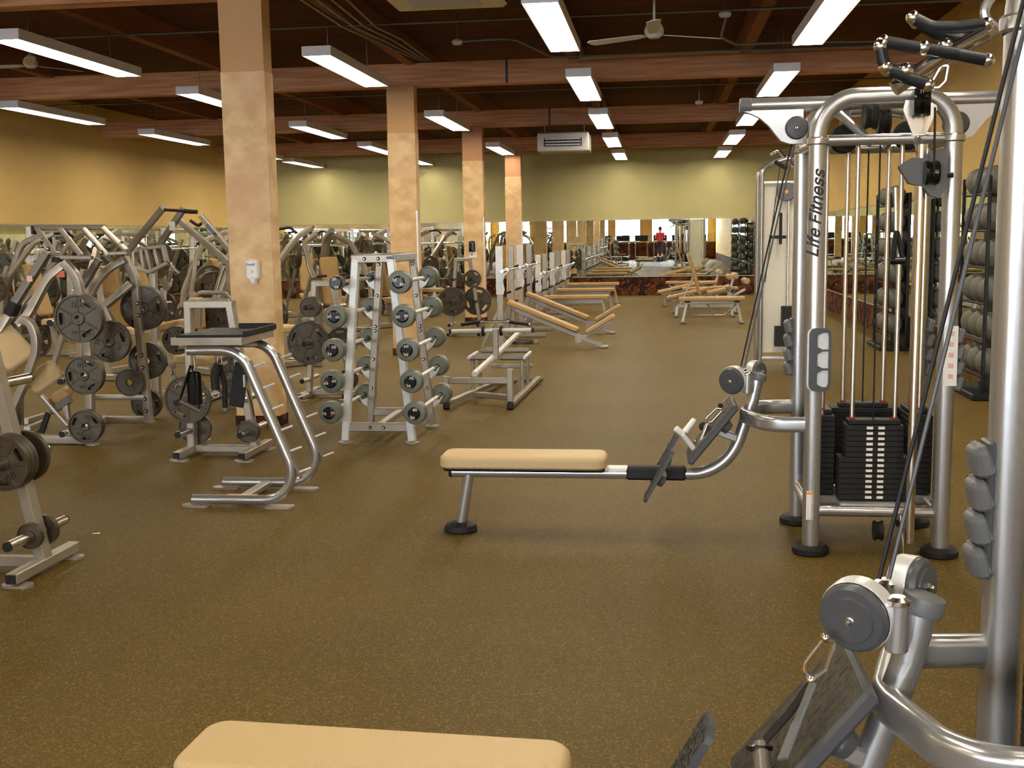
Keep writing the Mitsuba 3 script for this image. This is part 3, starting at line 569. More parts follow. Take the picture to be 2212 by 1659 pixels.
kt.add('back_pad', padM(.52, .27, .075, .03, W(6, 738, 8.25), A(*W(59, 793, 8.2)) - A(*W(6, 738, 8.25)), (.55, .62, .55)), 'mat_pad')
kt.add('seat_pad', padM(.21, .27, .07, .03, W(95, 815, 8.35), A(*W(110, 838, 8.3)) - A(*W(78, 795, 8.4)), (.75, .4, .5)), 'mat_pad')
kt.add('seat_pad', padM(.22, .20, .07, .03, W(133, 852, 8.5), A(*W(160, 836, 8.5)) - A(*W(110, 866, 8.5)), (.1, 1, .4)), 'mat_pad_dark')
PB(kt, 'base_rail', [(60, 948, 8.08), (195, 950, 8.10)], .064, .064, up=(0, 0, 1)); PB(kt, 'base_rail', [(218, 907, 9.1), (330, 906, 9.13)], .064, .064, up=(0, 0, 1)); PB(kt, 'cross_rail', [(205, 858, 9.0), (312, 858, 9.1)], .045, .045, up=(0, 0, 1))
PB(kt, 'base_rail', [(55, 910, 8.9), (96, 898, 9.3)], .05, .05, up=(0, 0, 1)); PB(kt, 'base_rail', [(58, 927, 8.4), (100, 910, 8.9)], .05, .05, up=(0, 0, 1))
PB(kt, 'base_rail', [(190, 945, 8.12), (222, 905, 9.05)], .06, .06, up=(0, 0, 1))
PB(kt, 'seat_link', [(90, 855, 8.35), (108, 876, 8.35), (146, 920, 8.35)], .035, .04, 'mat_frame'); PB(kt, 'seat_link', [(152, 862, 8.4), (112, 888, 8.4)], .06, .06, 'mat_frame_dark'); PB(kt, 'seat_link', [(142, 872, 8.4), (146, 905, 8.4)], .05, .05)
PB(kt, 'foot_lever', [(104, 893, 8.3), (96, 915, 8.3), (90, 934, 8.3)], .045, .03, 'mat_rubber')
for p in ((200, 957, 8.06), (324, 915, 9.1)):
    q = W(*p); foot_plate(kt, (q[0], q[1], 0), A(1, 0, 0), .09, .13)
for (u, v, Y) in ((160, 690, 8.15), (182, 812, 8.15), (185, 921, 8.1)): stem(kt, W(u, v, Y + .22), (0, -1, 0), .36)
build(kt, 'press_machine', 'large grey plate-loaded press machine with a slatted top frame at the left edge', 'gym machine')
pm = 'press machine at the left edge'
plates(W(170, 688, 8.02), (.10, -1, 0), .372, 2, 'upper front, ' + pm, spin=1.05, t=.04)
plates(W(182, 811, 8.05), (.10, -1, 0), .30, 2, 'middle front, ' + pm, spin=1.1, t=.036)
plates(W(185, 921, 8.0), (.10, -1, 0), .262, 2, 'lowest front, ' + pm, spin=.6, t=.036)
plates(W(236, 738, 8.75), (.12, -1, 0), .345, 2, 'paler, half hidden behind the front plates, ' + pm, spin=2.4, t=.036)
plates(W(309, 665, 9.12), (.12, -1, 0), .385, 2, 'upper, behind the bolted upright, ' + pm, spin=2.2, t=.04)
plates(W(318, 779, 9.2), (.12, -1, 0), .325, 2, 'middle, behind the bolted upright, ' + pm, spin=.3, t=.036)
plates(W(280, 826, 9.0), (.12, -1, 0), .24, 1, 'lower, between the posts, ' + pm, t=.03)
plates(W(316, 872, 9.3), (.12, -1, 0), .27, 2, 'lowest, behind the bolted upright, ' + pm, t=.03)
plates(W(6, 892, 8.2), (-.6, -.8, 0), .26, 3, 'stacked at the far left foot, ' + pm, t=.03)

# ---------------------------------------------------------------- high-row machine behind it
kt = Kit()
PB(kt, 'lever_arm', [(353, 448, 10.3), (276, 543, 10.6)], .058, .062); PB(kt, 'lever_arm', [(397, 450, 10.9), (338, 540, 10.9)], .058, .062, 'mat_frame_dark')
kt.add('white_label', box(W(372, 488, 10.85), (.06, .008, .09)), 'mat_label', smooth=False)
kt.add('handle', tube([A(*W(355, 453, 10.3)), A(*W(385, 455, 10.3)), A(*W(424, 458, 10.3))], .014, 10), 'mat_rubber'); kt.add('grip', tube([A(*W(396, 456, 10.3)), A(*W(426, 458, 10.3))], .021, 10), 'mat_grip')
gy0, gy1 = 10.55, 10.8
for (a, b) in (((289, 545), (292, 577)), ((306, 541), (313, 584)), ((317, 537), (328, 586)), ((335, 538), (345, 576)), ((353, 533), (361, 568))):
    kt.add('guard_bar', bar(W(*a, gy1), W(*b, gy0), .035, .05, (0, 1, 0), .004), 'mat_frame_dark')
kt.add('guard_rim', sqtube([A(*W(289, 577, gy0)), A(*W(322, 588, gy0)), A(*W(362, 568, gy0))], .035, .06, (0, 1, 0), .06, .006), 'mat_frame'); kt.add('guard_rim', sqtube([A(*W(287, 545, gy1)), A(*W(320, 536, gy1)), A(*W(355, 532, gy1))], .035, .06, (0, 1, 0), .06, .006), 'mat_frame')
PB(kt, 'post', [(330, 585, 10.7), (333, 640, 10.7), (336, 760, 10.7), (340, 868, 10.7)], .075, .07)
PB(kt, 'lever_arm', [(388, 477, 11.2), (497, 571, 11.0)], .062, .065); PB(kt, 'lever_arm', [(435, 467, 11.7), (502, 548, 11.5)], .058, .06)
kt.add('blue_label', bar(W(450, 487, 11.62), W(466, 506, 11.58), .03, .066, (0, 1, 0), .002), 'mat_blue_label', smooth=False)
kt.add('grip', tube([A(*W(411, 476, 11.7)), A(*W(428, 488, 11.7)), A(*W(436, 482, 11.7))], .016, 10, .02), 'mat_rubber')
PB(kt, 'post', [(496, 562, 11.0), (500, 700, 11.05), (506, 840, 11.1)], .07, .07)
bolts(kt, [W(497, 562, 10.96), W(498, 579, 10.96), W(500, 647, 10.97)], (0, -1, 0), .017)
PB(kt, 'leg', [(322, 700, 10.9), (350, 760, 10.6), (385, 838, 10.3)], .06, .065); bolts(kt, [W(360, 787, 10.42), W(371, 806, 10.36)], (0, -1, 0), .017)
for p, q in (((421, 690, 10.6), (495, 631, 10.6)), ((432, 705, 10.35), (500, 700, 10.35))):
    v = 632 if p[2] > 10.5 else 648
    kt.add('pad_frame', tube([A(*W(*p)), A(*W(p[0], v, p[2])), A(*W(q[0], v, q[2])), A(*W(q[0] + 6, 720, q[2]))], .021, 10, .08), 'mat_frame')
kt.add('back_pad', padM(.10, .25, .30, .03, W(425, 676, 10.5), (1, 0, 0), (0, 1, 0)), 'mat_pad')
kt.add('back_pad', padM(.34, .09, .25, .03, W(467, 690, 10.9), (.75, 0, .66), (0, 1, 0)), 'mat_pad_dark')
kt.add('seat_pad', padM(.30, .28, .08, .03, W(370, 702, 11.2), (1, 0, .2), (0, 1, 0)), 'mat_pad_dark'); kt.add('seat_pad', padM(.34, .3, .08, .03, W(420, 775, 10.6), (1, 0, -.1), (0, 1, 0)), 'mat_pad')
kt.add('base_rail', bar((-4.95, 10.65, .04), (-3.75, 10.75, .04), .07, .06), 'mat_frame'); kt.add('base_rail', bar((-4.35, 10.1, .04), (-4.35, 11.4, .04), .07, .06), 'mat_frame')
build(kt, 'high_row_machine', 'grey raised-lever machine with tan pads just left of the nearest column', 'gym machine')
hm = 'of the raised-lever machine'
plates(W(382, 735, 10.2), (.1, -1, 0), .28, 3, 'on the low horn ' + hm, t=.03, spin=.7)
plates(W(497, 812, 10.0), (.1, -1, 0), .37, 1, 'by the foot ' + hm, spin=2)
plates(W(475, 690, 10.75), (.1, -1, 0), .36, 2, 'behind the tan pads ' + hm, spin=1)

# ---------------------------------------------------------------- generic plate-loaded machines in the rear left
def iso_kit(v=0):
    'local: user faces -y; about 1.3 x 1.7 m, 1.75 tall'
    kt = Kit()
    kt.add('base_rail', box((0, .35, .04), (.08, 1.35, .07), .008)); kt.add('base_rail', box((0, 1.0, .04), (1.05, .08, .07), .008)); kt.add('base_rail', box((0, -.3, .04), (.62, .08, .07), .008))
    kt.add('mast', sqtube([A(0, 1.0, .05), A(0, .9, .8), A(0, .55, 1.55), A(0, .2, 1.68)], .075, .08, (1, 0, 0), .25))
    for s in (-1, 1):
        if v == 0:
            kt.add('lever_arm', sqtube([A(s * .12, .6, 1.62), A(s * .36, .45, 1.5), A(s * .42, .0, 1.12), A(s * .40, -.12, .98)], .062, .07, (1, 0, .1), .2)); kt.add('grip', rod((s * .42, -.10, 1.0), (s * .22, -.16, 1.02), .018, 10), 'mat_grip')
            stem(kt, (s * .42, .25, 1.33), (s, 0, 0), .30)
        else:
            kt.add('lever_arm', sqtube([A(s * .2, .95, .5), A(s * .42, .6, 1.0), A(s * .42, .05, 1.58), A(s * .36, -.2, 1.68)], .060, .068, (1, 0, .1), .25)); kt.add('grip', tube([A(s * .36, -.2, 1.68), A(s * .24, -.32, 1.70), A(s * .14, -.34, 1.63)], .018, 10, .05), 'mat_grip')
            stem(kt, (s * .42, .62, .98), (s, 0, 0), .30)
        kt.add('stay', bar((s * .42, 1.0, .06), (s * .10, .72, 1.25), .055, .06, (1, 0, 0)))
        stem(kt, (s * .45, 1.0, .42), (s, 0, 0), .25)
    kt.add('seat_post', bar((0, .1, .07), (0, .16, .42), .07, .07, (1, 0, 0))); kt.add('seat_pad', mov(pad(.34, .38, .08, .03), 0, .05, .48), 'mat_pad')
    kt.add('back_pad', padM(.28, .74, .085, .03, (0, .34, .92), (1, 0, 0), (0, .28, 1)), 'mat_pad_dark'); kt.add('pad_stay', bar((0, .38, .92), (0, .66, 1.0), .06, .06))
    return kt
iso = [iso_kit(0), iso_kit(1)]
spots = [(-4.55, 13.2, 2.5, 1, 'just left behind the nearest column'), (-6.35, 13.0, 2.9, 0, 'behind the press machine'), (-8.2, 14.6, 1.5, 1, 'by the left wall mirror'), (-4.75, 16.3, .6, 0, 'between the first two columns'),
         (-6.6, 17.2, 2.2, 1, 'amid the rear left group'), (-8.6, 18.6, 1.5, 0, 'farther along the left wall mirror'), (-4.6, 19.3, 2.6, 0, 'behind the second column'), (-6.7, 21.0, .4, 1, 'towards the rear left corner'), (-4.6, 22.8, 2.5, 1, 'left of the third column'), (-8.5, 23.2, 1.4, 0, 'in the rear left corner'), (-3.9, 12.5, .2, 1, 'between the nearest column and the barbell rack')]
for x, y, rz, v, wh in spots[:-1]:
    M = place(x, y, 0, rz); build(iso[v], 'press_machine', f'grey plate-loaded machine with tan pads and {"tall raised" if v else "curved"} levers, {wh}', 'gym machine', None, M)
    for s in (-1, 1):
        zc = A(s * .58, .25, 1.33, 1) if v == 0 else A(s * .58, .62, .98, 1); c = M @ zc; d = M[:3, :3] @ A(s, 0, 0)
        plates(c[:3], d, .42, 1 + (int(x * 10) % 2), f'on the {"left" if s < 0 else "right"} lever, machine {wh}', spin=x)
        c = M @ A(s * .56, 1.0, .42, 1); plates(c[:3], d, .34, 1, f'on the {"left" if s < 0 else "right"} rear peg, machine {wh}', spin=y)

# ---------------------------------------------------------------- half racks with barbells along the end wall, left part
def rack_kit():
    kt = Kit()
    for s in (-1, 1):
        kt.add('upright', bar((s * .55, 0, 0), (s * .55, -.10, 1.80), .07, .075, (0, 1, 0)), 'mat_frame_light')
        kt.add('rear_leg', bar((s * .55, .75, .02), (s * .55, .12, 1.6), .065, .07, (1, 0, 0))); kt.add('base_rail', box((s * .55, .35, .035), (.07, 1.3, .06), .006))
        for z in (.75, 1.05, 1.35): kt.add('hook', slab([(0, -.08), (0, .08), (.05, .03), (.10, .05), (.13, .12), (.15, .10), (.11, -.03)], .03, frame((s * .55, -.08, z), (0, -1, 0), (0, 0, 1))), 'mat_frame_light', smooth=False)
        for z in (.32, .79, 1.24): stem(kt, (s * .585, .75 - .4 * z, z), (s, 0, 0), .22)
    kt.add('top_rail', bar((-.55, -.1, 1.75), (.55, -.1, 1.75), .06, .07)); kt.add('cross_rail', bar((-.55, .74, .1), (.55, .74, .1), .06, .07)); kt.add('cross_rail', bar((-.55, .2, 1.4), (.55, .2, 1.4), .06, .06))
    return kt
rk = rack_kit()
def barbell_kit():
    kt = Kit(); kt.add('shaft', rod((-1.1, 0, 0), (1.1, 0, 0), .0145, 12), 'mat_chrome')
    for s in (-1, 1):
        kt.add('sleeve', rod((s * .68, 0, 0), (s * 1.1, 0, 0), .025, 14, .003), 'mat_chrome'); kt.add('collar', cyl((s * .66, 0, 0), (s, 0, 0), .038, .03, 16, .004), 'mat_chrome')
    return kt
bk = barbell_kit()
for i, (x, y, rz) in enumerate(((-9.2, 20.6, 1.5), (-7.9, 26.6, .15), (-6.0, 27.0, .0), (-9.3, 16.2, 1.55))):
    wh = ['third along the left wall', 'in the rear left corner', 'by the end wall', 'second along the left wall'][i]
    M = place(x, y, 0, rz); build(rk, 'squat_rack', f'tall pale grey squat rack, {wh}', 'squat rack', None, M)
    build(bk, 'barbell', f'long chrome barbell resting on the squat rack, {wh}', 'barbell', None, M @ place(0, -.18, 1.415))
    for s in (-1, 1):
        for z, dd in ((.32, .45), (.79, .45), (1.24, .36)):
            c = M @ A(s * .70, .75 - .4 * z, z, 1); plates(c[:3], M[:3, :3] @ A(s, 0, 0), dd, 2, f'on the {"low" if z < .5 else "middle" if z < 1 else "high"} {"left" if s < 0 else "right"} peg, squat rack {wh}', spin=z * 9)

# ---------------------------------------------------------------- press benches with bar uprights, lined up along the columns
UX = -2.12
def press_kit(kind):
    'local: y = middle between the two uprights, x = 0 at the uprights, bench runs to +x'
    kt = Kit(); h = 1.42 if kind == 'decline' else 1.22
    for s in (-1, 1):
        kt.add('upright', bar((-.02 if kind == 'flat' else 0, s * .58, .05), (0, s * .58, h), .062, .085, (1, 0, 0)), 'mat_frame')
        g = kt.add('hook_plate', slab([(-.055, .02), (-.055, h - .72), (.06, h - .72), (.075, h - .95), (.055, h - 1.0), (.13, h - 1.02), (.15, h - 1.06), (.08, h - 1.08), (.05, h - 1.14), (.07, h - 1.20), (.06, h - 1.30), (-.055, h - 1.30)] if False else
            [(-.05, h - .64), (-.05, h), (.045, h), (.045, h - .36), (.115, h - .32), (.125, h - .345), (.062, h - .405), (.045, h - .47), (.065, h - .57), (.05, h - .64)], .012, frame((0, s * (.58 + .038), 0), (1, 0, 0), (0, 0, 1))), 'mat_frame_light', smooth=False)
        kt.add('hook', padM(.10, .05, .03, .01, (.10, s * .58, h - .62), (.9, 0, .35), (0, 1, 0)), 'mat_rubber'); kt.add('hook', padM(.08, .05, .03, .01, (.07, s * .58, h - .30), (.9, 0, .35), (0, 1, 0)), 'mat_rubber')
        kt.add('foot', bar((-.28, s * .58, .035), (.38, s * .58, .035), .06, .05), 'mat_frame'); kt.add('brace', bar((-.26, s * .58, .06), (-.03, s * .58, .55), .05, .05, (0, 1, 0)), 'mat_frame')
    kt.add('cross_rail', bar((.0, -.58, .22), (.0, .58, .22), .06, .06), 'mat_frame')
    if kind == 'decline':
        a, b = A(.02, 0, .62), A(1.0, 0, .22); d = nrm(b - a)
        kt.add('back_pad', padM(np.linalg.norm(b - a), .27, .06, .024, (a + b) / 2 + A(.0, 0, .03), d, (0, 1, 0)), 'mat_pad_dark'); kt.add('spine', bar(a + A(0, 0, -.04), A(1.32, 0, .03), .05, .065), 'mat_frame')
        kt.add('seat_pad', padM(.46, .27, .055, .022, (1.30, 0, .33), (1, 0, .60), (0, 1, 0)), 'mat_pad_dark'); kt.add('seat_spine', bar((.98, 0, .10), (1.46, 0, .38), .05, .055), 'mat_frame')
        kt.add('pivot', cyl((1.0, -.05, .12), (0, 1, 0), .05, .10, 14), 'mat_frame'); kt.add('end_foot', box((1.36, 0, .018), (.11, .16, .03), .008), 'mat_frame')
        kt.add('strut', bar((.0, 0, .2), (.05, 0, .60), .06, .06, (0, 1, 0)), 'mat_frame')
    else:
        kt.add('bench_pad', mov(pad(1.18, .27, .065, .025), .62, 0, .445), 'mat_pad_dark'); kt.add('spine', bar((-.02, 0, .365), (1.12, 0, .365), .055, .09), 'mat_frame')
        kt.add('end_leg', bar((1.10, 0, .33), (1.16, 0, .02), .055, .06, (0, 1, 0)), 'mat_frame'); kt.add('end_foot', box((1.16, 0, .022), (.08, .42, .04), .008), 'mat_frame'); kt.add('strut', bar((-.02, 0, .05), (-.02, 0, .34), .06, .06, (0, 1, 0)), 'mat_frame')
    return kt
pk = {k: press_kit(k) for k in ('decline', 'incline', 'flat')}
for i, (y, k) in enumerate(((15.5, 'decline'), (17.75, 'decline'), (20.3, 'flat'), (22.9, 'flat'), (25.6, 'flat'))):
    kk = 'decline' if k == 'decline' else 'flat'
    wh = ['nearest', 'second', 'third', 'fourth', 'farthest'][i]
    M = place(UX, y); build(pk[kk], 'press_bench', f'tan {kk} press bench with bar uprights, {wh} in the row by the columns', 'bench', 'press benches in a row along the columns', M)
    build(bk, 'barbell', f'long chrome barbell resting on the uprights of the {wh} press bench', 'barbell', None, M @ place(.10, 0, (1.42 if k == 'decline' else 1.22) - .318, math.pi / 2))
# ---------------------------------------------------------------- loose benches across the aisle
def flat_kit():
    kt = Kit(); kt.add('bench_pad', mov(pad(1.14, .28, .065, .025), 0, 0, .425), 'mat_pad_dark'); kt.add('spine', bar((-.5, 0, .36), (.5, 0, .36), .05, .06), 'mat_frame')
    for s in (-1, 1):
        kt.add('leg', bar((s * .43, 0, .35), (s * .50, 0, .03), .045, .05, (0, 1, 0)), 'mat_frame_light'); kt.add('foot', box((s * .5, 0, .02), (.09, .42, .035), .01), 'mat_frame_dark'); kt.add('pad_bracket', box((s * .42, 0, .375), (.09, .2, .03)), 'mat_dark')
    kt.add('stretcher', tube([A(-.40, .02, .34), A(-.36, .02, .13), A(.22, .02, .13), A(.42, .02, .34)], .017, 8, .08), 'mat_frame'); kt.add('stretcher', tube([A(-.08, .05, .34), A(.04, .05, .14)], .015, 8), 'mat_frame')
    return kt
def incline_kit():
    kt = Kit(); kt.add('back_pad', padM(.82, .28, .06, .024, (-.19, 0, .80), (-.28, 0, 1), (0, 1, 0)), 'mat_pad_dark'); kt.add('back_spine', bar((-.06, 0, .36), (-.32, 0, 1.18), .05, .05, (0, 1, 0)), 'mat_frame_light')
    kt.add('seat_pad', padM(.36, .28, .06, .024, (.22, 0, .48), (1, 0, .18), (0, 1, 0)), 'mat_pad_dark'); kt.add('spine', bar((-.5, 0, .20), (.55, 0, .20), .05, .06), 'mat_frame'); kt.add('strut', bar((-.45, 0, .22), (-.2, 0, .75), .04, .045, (0, 1, 0)), 'mat_frame'); kt.add('seat_strut', bar((.12, 0, .2), (.2, 0, .44), .05, .05, (0, 1, 0)), 'mat_frame')
    for s in (-1, 1): kt.add('leg', bar((s * .5, 0, .2), (s * .52, 0, .03), .045, .05, (0, 1, 0)), 'mat_frame_light'); kt.add('foot', box((s * .52, 0, .02), (.08, .5, .035), .01), 'mat_frame_dark')
    return kt
def decl_kit():
    kt = Kit(); kt.add('back_pad', padM(.86, .28, .06, .024, (-.35, 0, .40), (1, 0, .22), (0, 1, 0)), 'mat_pad_dark'); kt.add('seat_pad', padM(.34, .28, .06, .024, (.28, 0, .50), (1, 0, .02), (0, 1, 0)), 'mat_pad_dark'); kt.add('spine', bar((-.7, 0, .26), (.42, 0, .43), .05, .06), 'mat_frame')
    kt.add('front_leg', bar((-.62, 0, .27), (-.62, 0, .03), .045, .045, (0, 1, 0)), 'mat_frame'); kt.add('foot', box((-.62, 0, .02), (.08, .42, .035), .01), 'mat_frame_dark'); kt.add('rear_leg', bar((.42, 0, .42), (.55, 0, .03), .05, .05, (0, 1, 0)), 'mat_frame_light'); kt.add('foot', box((.55, 0, .02), (.08, .5, .035), .01), 'mat_frame_dark')
    kt.add('roller_post', bar((.40, 0, .3), (.52, 0, .70), .045, .045, (0, 1, 0)), 'mat_frame_light'); kt.add('roller_post', bar((.52, 0, .34), (.74, 0, .46), .045, .045, (0, 1, 0)), 'mat_frame_light')
    for c in ((.53, .72), (.74, .62)):
        kt.add('roller_bar', rod((c[0], -.26, c[1]), (c[0], .26, c[1]), .014, 8), 'mat_chrome')
        for s in (-1, 1): kt.add('roller', lathe([(0, 0), (.05, 0), (.062, .02), (.062, .15), (.05, .17), (0, .17)], 16, (c[0], s * .06, c[1]), (0, s, 0)), 'mat_pad')
    return kt
fk, ik, dk = flat_kit(), incline_kit(), decl_kit()
build(fk, 'flat_bench', 'tan flat bench nearest in the right-hand aisle, on splayed pale legs', 'bench', None, place(.89, 19.75, 0, .0))
build(ik, 'incline_bench', 'tan adjustable bench with its backrest raised steeply, behind the nearest flat bench', 'bench', None, place(.82, 21.3, 0, 0))
build(dk, 'decline_bench', 'tan decline bench with roller pads, front one of two behind the flat bench', 'bench', None, place(.90, 22.2, 0, .05))
build(dk, 'decline_bench', 'tan decline bench with roller pads, rear one of two before the end mirror', 'bench', None, place(.72, 24.4, 0, .05))
build(fk, 'flat_bench', 'tan flat bench between the two decline benches before the end mirror', 'bench', None, place(1.02, 23.4, 0, 0))
build(fk, 'flat_bench', 'tan flat bench farthest back under the end wall mirror', 'bench', None, place(.70, 26.4, 0, 0))
# ---------------------------------------------------------------- four-sided cable machines (jungle gyms) with a low-row bench
JC = 5.745
def J(u, v, dy=0.): return A(*W(u, v, JC + dy)) - A(0, JC, 0)
PX0, PX1, PY, PTOP = .726, 1.328, .29, 2.20
def jungle_kit(front_column=True, padM_=np.eye(4)):
    kt = Kit(); prof = rrect(.080, .086, .034, 4)
    for e, nm in ((-1, 'front'), (1, 'rear')):
        y = e * PY
        P = fillet([A(PX0, y, .03), A(PX0, y, PTOP - .04), A(PX1, y, PTOP - .04), A(PX1, y, .03)], .17, 9)
        kt.add('arch', sweep(P, prof, (0, 1, 0)), 'mat_steel_flat', smooth=40)
        for x in (PX0, PX1):
            kt.add('foot', lathe([(0, 0), (.082, 0), (.088, .008), (.088, .03), (.07, .045), (0, .045)], 24, (x, y, 0)), 'mat_rubber')
            kt.add('collar', lathe([(.046, 0), (.052, .006), (.052, .03), (.046, .036)], 20, (x, y, 1.945)), 'mat_steel')
        for z in (.21, 1.965): kt.add('cross_tube', rod((PX0 + .03, y, z), (PX1 - .03, y, z), .026, 14), 'mat_steel')
    for x in (PX0, PX1):
        for z in (.21, 1.965): kt.add('side_tube', rod((x, -PY + .03, z), (x, PY - .03, z), .026, 14), 'mat_steel')
    kt.add('boom', rod((.40, 0, 2.165), (1.68, 0, 2.165), .036, 18), 'mat_steel')
    for x, s in ((.40, -1), (1.68, 1)):
        kt.add('boom_cap', cyl((x + .045 * (1 if s < 0 else -1), 0, 2.165), (s, 0, 0), .039, .06, 16, .006), 'mat_plastic_mid')
        c = (.72 if s < 0 else 1.345); g = [(0, 0), (-.30, 0), (-.26, -.012), (-.21, -.036), (-.165, -.075), (-.13, -.12), (-.105, -.15), (-.06, -.165), (0, -.165)]
        kt.add('gusset', slab([(a if s < 0 else -a, b) for a, b in g], .05, frame((c - .03 if s < 0 else c + .03, 0, 2.14), (1, 0, 0), (0, 0, 1))), 'mat_steel_flat', smooth=False)
        for e in (-1, 1):
            h = kt.add('pulley', lathe([(0, .012), (.012, .012), (.014, .008), (.048, .006), (.056, 0), (.056, -.02), (0, -.02)], 26, (c + s * .062, e * .034, 2.05), (0, e, 0)), 'mat_plastic_grey')
            kt.add('axle_bolt', bolt_mesh(.010), 'mat_chrome', to=h, M=axis_frame((c + s * .062, e * .046, 2.05), (0, e, 0)))
    kt.add('brace', rod((.83, -.05, 2.13), (1.0, -.12, 1.96), .022, 12), 'mat_steel'); kt.add('brace', rod((1.24, .05, 2.13), (1.1, .12, 1.96), .022, 12), 'mat_steel')
    # upper pulley blocks
    for (x, y, z, d) in ((.98, -.16, 2.09, (1, 0, 0)), (1.10, .16, 2.09, (1, 0, 0)), (1.18, -.05, 2.0, (0, 1, 0)), (.90, .08, 2.0, (0, 1, 0))):
        kt.add('pulley_block', lathe([(0, -.03), (.065, -.03), (.07, -.022), (.06, -.005), (.06, .005), (.07, .022), (.065, .03), (0, .03)], 22, (x, y, z), d), 'mat_rubber'); kt.add('block_bracket', bar((x, y, z), (x, y * .6, 2.165), .05, .02, (0, 0, 1) if d[0] == 0 else (0, 1, 0)), 'mat_steel')
    # weight stacks: front, left, right, rear
    th = .0262
    def stack(cx, cy, w, d, n, wide, face):
        sx, sy = (w, d) if face in 'fb' else (d, w)
        pm_ = box((0, 0, 0), (sx, sy, th - .0012), .002); pw = box((0, 0, 0), (sx + (.06 if face in 'fb' else 0), sy + (0 if face in 'fb' else .06), th - .0012), .002)
        fx, fy = {'f': (0, -1), 'b': (0, 1), 'l': (-1, 0), 'r': (1, 0)}[face]
        lab = box((0, 0, 0), (.030 if fx == 0 else .002, .002 if fx == 0 else .030, .013))
        for i in range(n):
            z = .255 + th * (i + .5); h = kt.add('stack_plate', pw if i < wide else pm_, 'mat_gloss_black' if False else 'mat_rubber', smooth=False, M=place(cx, cy, z))
            for o in (-.024, .030):
                kt.add('weight_number', lab, 'mat_label', to=h, smooth=False, M=place(cx + (fx * (sx / 2 + .001) if fx else o), cy + (fy * (sy / 2 + .001) if fy else o), z))
        kt.add('head_plate', box((cx, cy, .255 + th * n + .012), (sx * .9, sy * .8, .024), .004), 'mat_dark', smooth=False)
        for o in (-.1, .1):
            x, y = (cx + o, cy) if fx == 0 else (cx, cy + o); kt.add('guide_rod', rod((x, y, .22), (x, y, 1.96), .0115, 12), 'mat_chrome')
            kt.add('rod_bush', cyl((x, y, .255 + th * n + .02), (0, 0, 1), .015, .012, 10), 'mat_red')
        kt.add('stack_cable', rod((cx, cy, .255 + th * n), (cx, cy, 1.95), .004, 6), 'mat_dark'); kt.add('stack_base', box((cx, cy, .225), (sx + .06, sy + .06, .05), .006), 'mat_steel')
    stack(1.025, -.185, .27, .11, 14, 8, 'f'); stack(.80, .03, .26, .11, 15, 15, 'l'); stack(1.27, .06, .26, .11, 15, 15, 'r'); stack(1.04, .20, .27, .11, 15, 15, 'b')
    # adjustable front cable column
    if front_column:
        x, y = 1.165, -.40
        kt.add('column', rod((x, y, .09), (x, y, 1.93), .021, 16), 'mat_chrome'); kt.add('column_arm', rod((x, y, 1.90), (x, -PY, 1.965), .02, 12), 'mat_steel'); kt.add('column_arm', rod((x, y, .13), (x, -PY, .21), .02, 12), 'mat_steel')
        hx = x + .01; kt.add('carriage', join(slab(Polygon([(-.10, .03), (-.05, .06), (.01, .055), (.03, .09), (.07, .10), (.085, .06), (.085, -.06), (.06, -.10), (.03, -.09), (.0, -.05), (-.06, -.035)]).buffer(.01), .05, frame((hx, y - .015, 1.80), (1, 0, 0), (0, 0, 1)))), 'mat_plastic_mid', smooth=False)
        kt.add('carriage_pulley', lathe([(0, -.03), (.05, -.03), (.055, -.02), (.048, 0), (.055, .02), (.05, .03), (0, .03)], 20, (hx + .02, y - .07, 1.80), (1, 0, 0)), 'mat_gloss_black'); kt.add('lock_knob', cyl((hx + .09, y - .02, 1.79), (1, 0, 0), .012, .035, 10), 'mat_dark')
        kt.add('cable', rod((hx + .02, y - .12, 1.78), (hx + .02, y - .10, 2.08), .005, 6), 'mat_dark')
        kt.add('hanging_block', lathe([(0, -.035), (.06, -.035), (.066, -.025), (.056, -.006), (.066, .0), (.056, .006), (.066, .025), (.06, .035), (0, .035)], 22, (1.17, -.37, 2.12), (.9, -.2, 0)), 'mat_gloss_black')
        kt.add('block_yoke', slab([(-.05, .12), (.05, .12), (.075, .0), (.03, -.11), (-.03, -.11), (-.075, 0)], .012, frame((1.17, -.32, 2.09), (1, 0, 0), (0, 0, 1))), 'mat_chrome', smooth=False)
        kt.add('lower_cable', tube([A(1.12, -.40, .22), A(1.13, -.42, .10), A(1.135, -.42, .04)], .006, 6), 'mat_chrome')
        kt.add('lower_pulley', lathe([(0, -.02), (.05, -.02), (.04, 0), (.05, .02), (0, .02)], 18, (1.04, -.30, .12), (1, 0, 0)), 'mat_rubber')
    # accessory panels and placards on the posts
    hold = Polygon(rrect(.100, .30, .03)).difference(shapely.unary_union([Polygon([(-.005, b - .022), (.014, b - .032), (.06, b - .032), (.06, b + .032), (.014, b + .032), (-.005, b + .022)]).buffer(.008) for b in (.088, .0, -.090)])).union(Polygon(rrect(.100, .30, .03)).difference(Polygon(rrect(.078, .278, .03))))
    o = (PX0 + .020, -PY - .055, .95); kt.add('accessory_holder', slab(hold, .018, frame(o, (1, 0, 0), (0, 0, 1))), 'mat_plastic_grey', smooth=False)
    kt.add('holder_back', slab(Polygon(rrect(.104, .30, .03)), .004, frame((o[0] - .006, o[1] + .010, o[2]), (1, 0, 0), (0, 0, 1))), 'mat_frame_light', smooth=False)
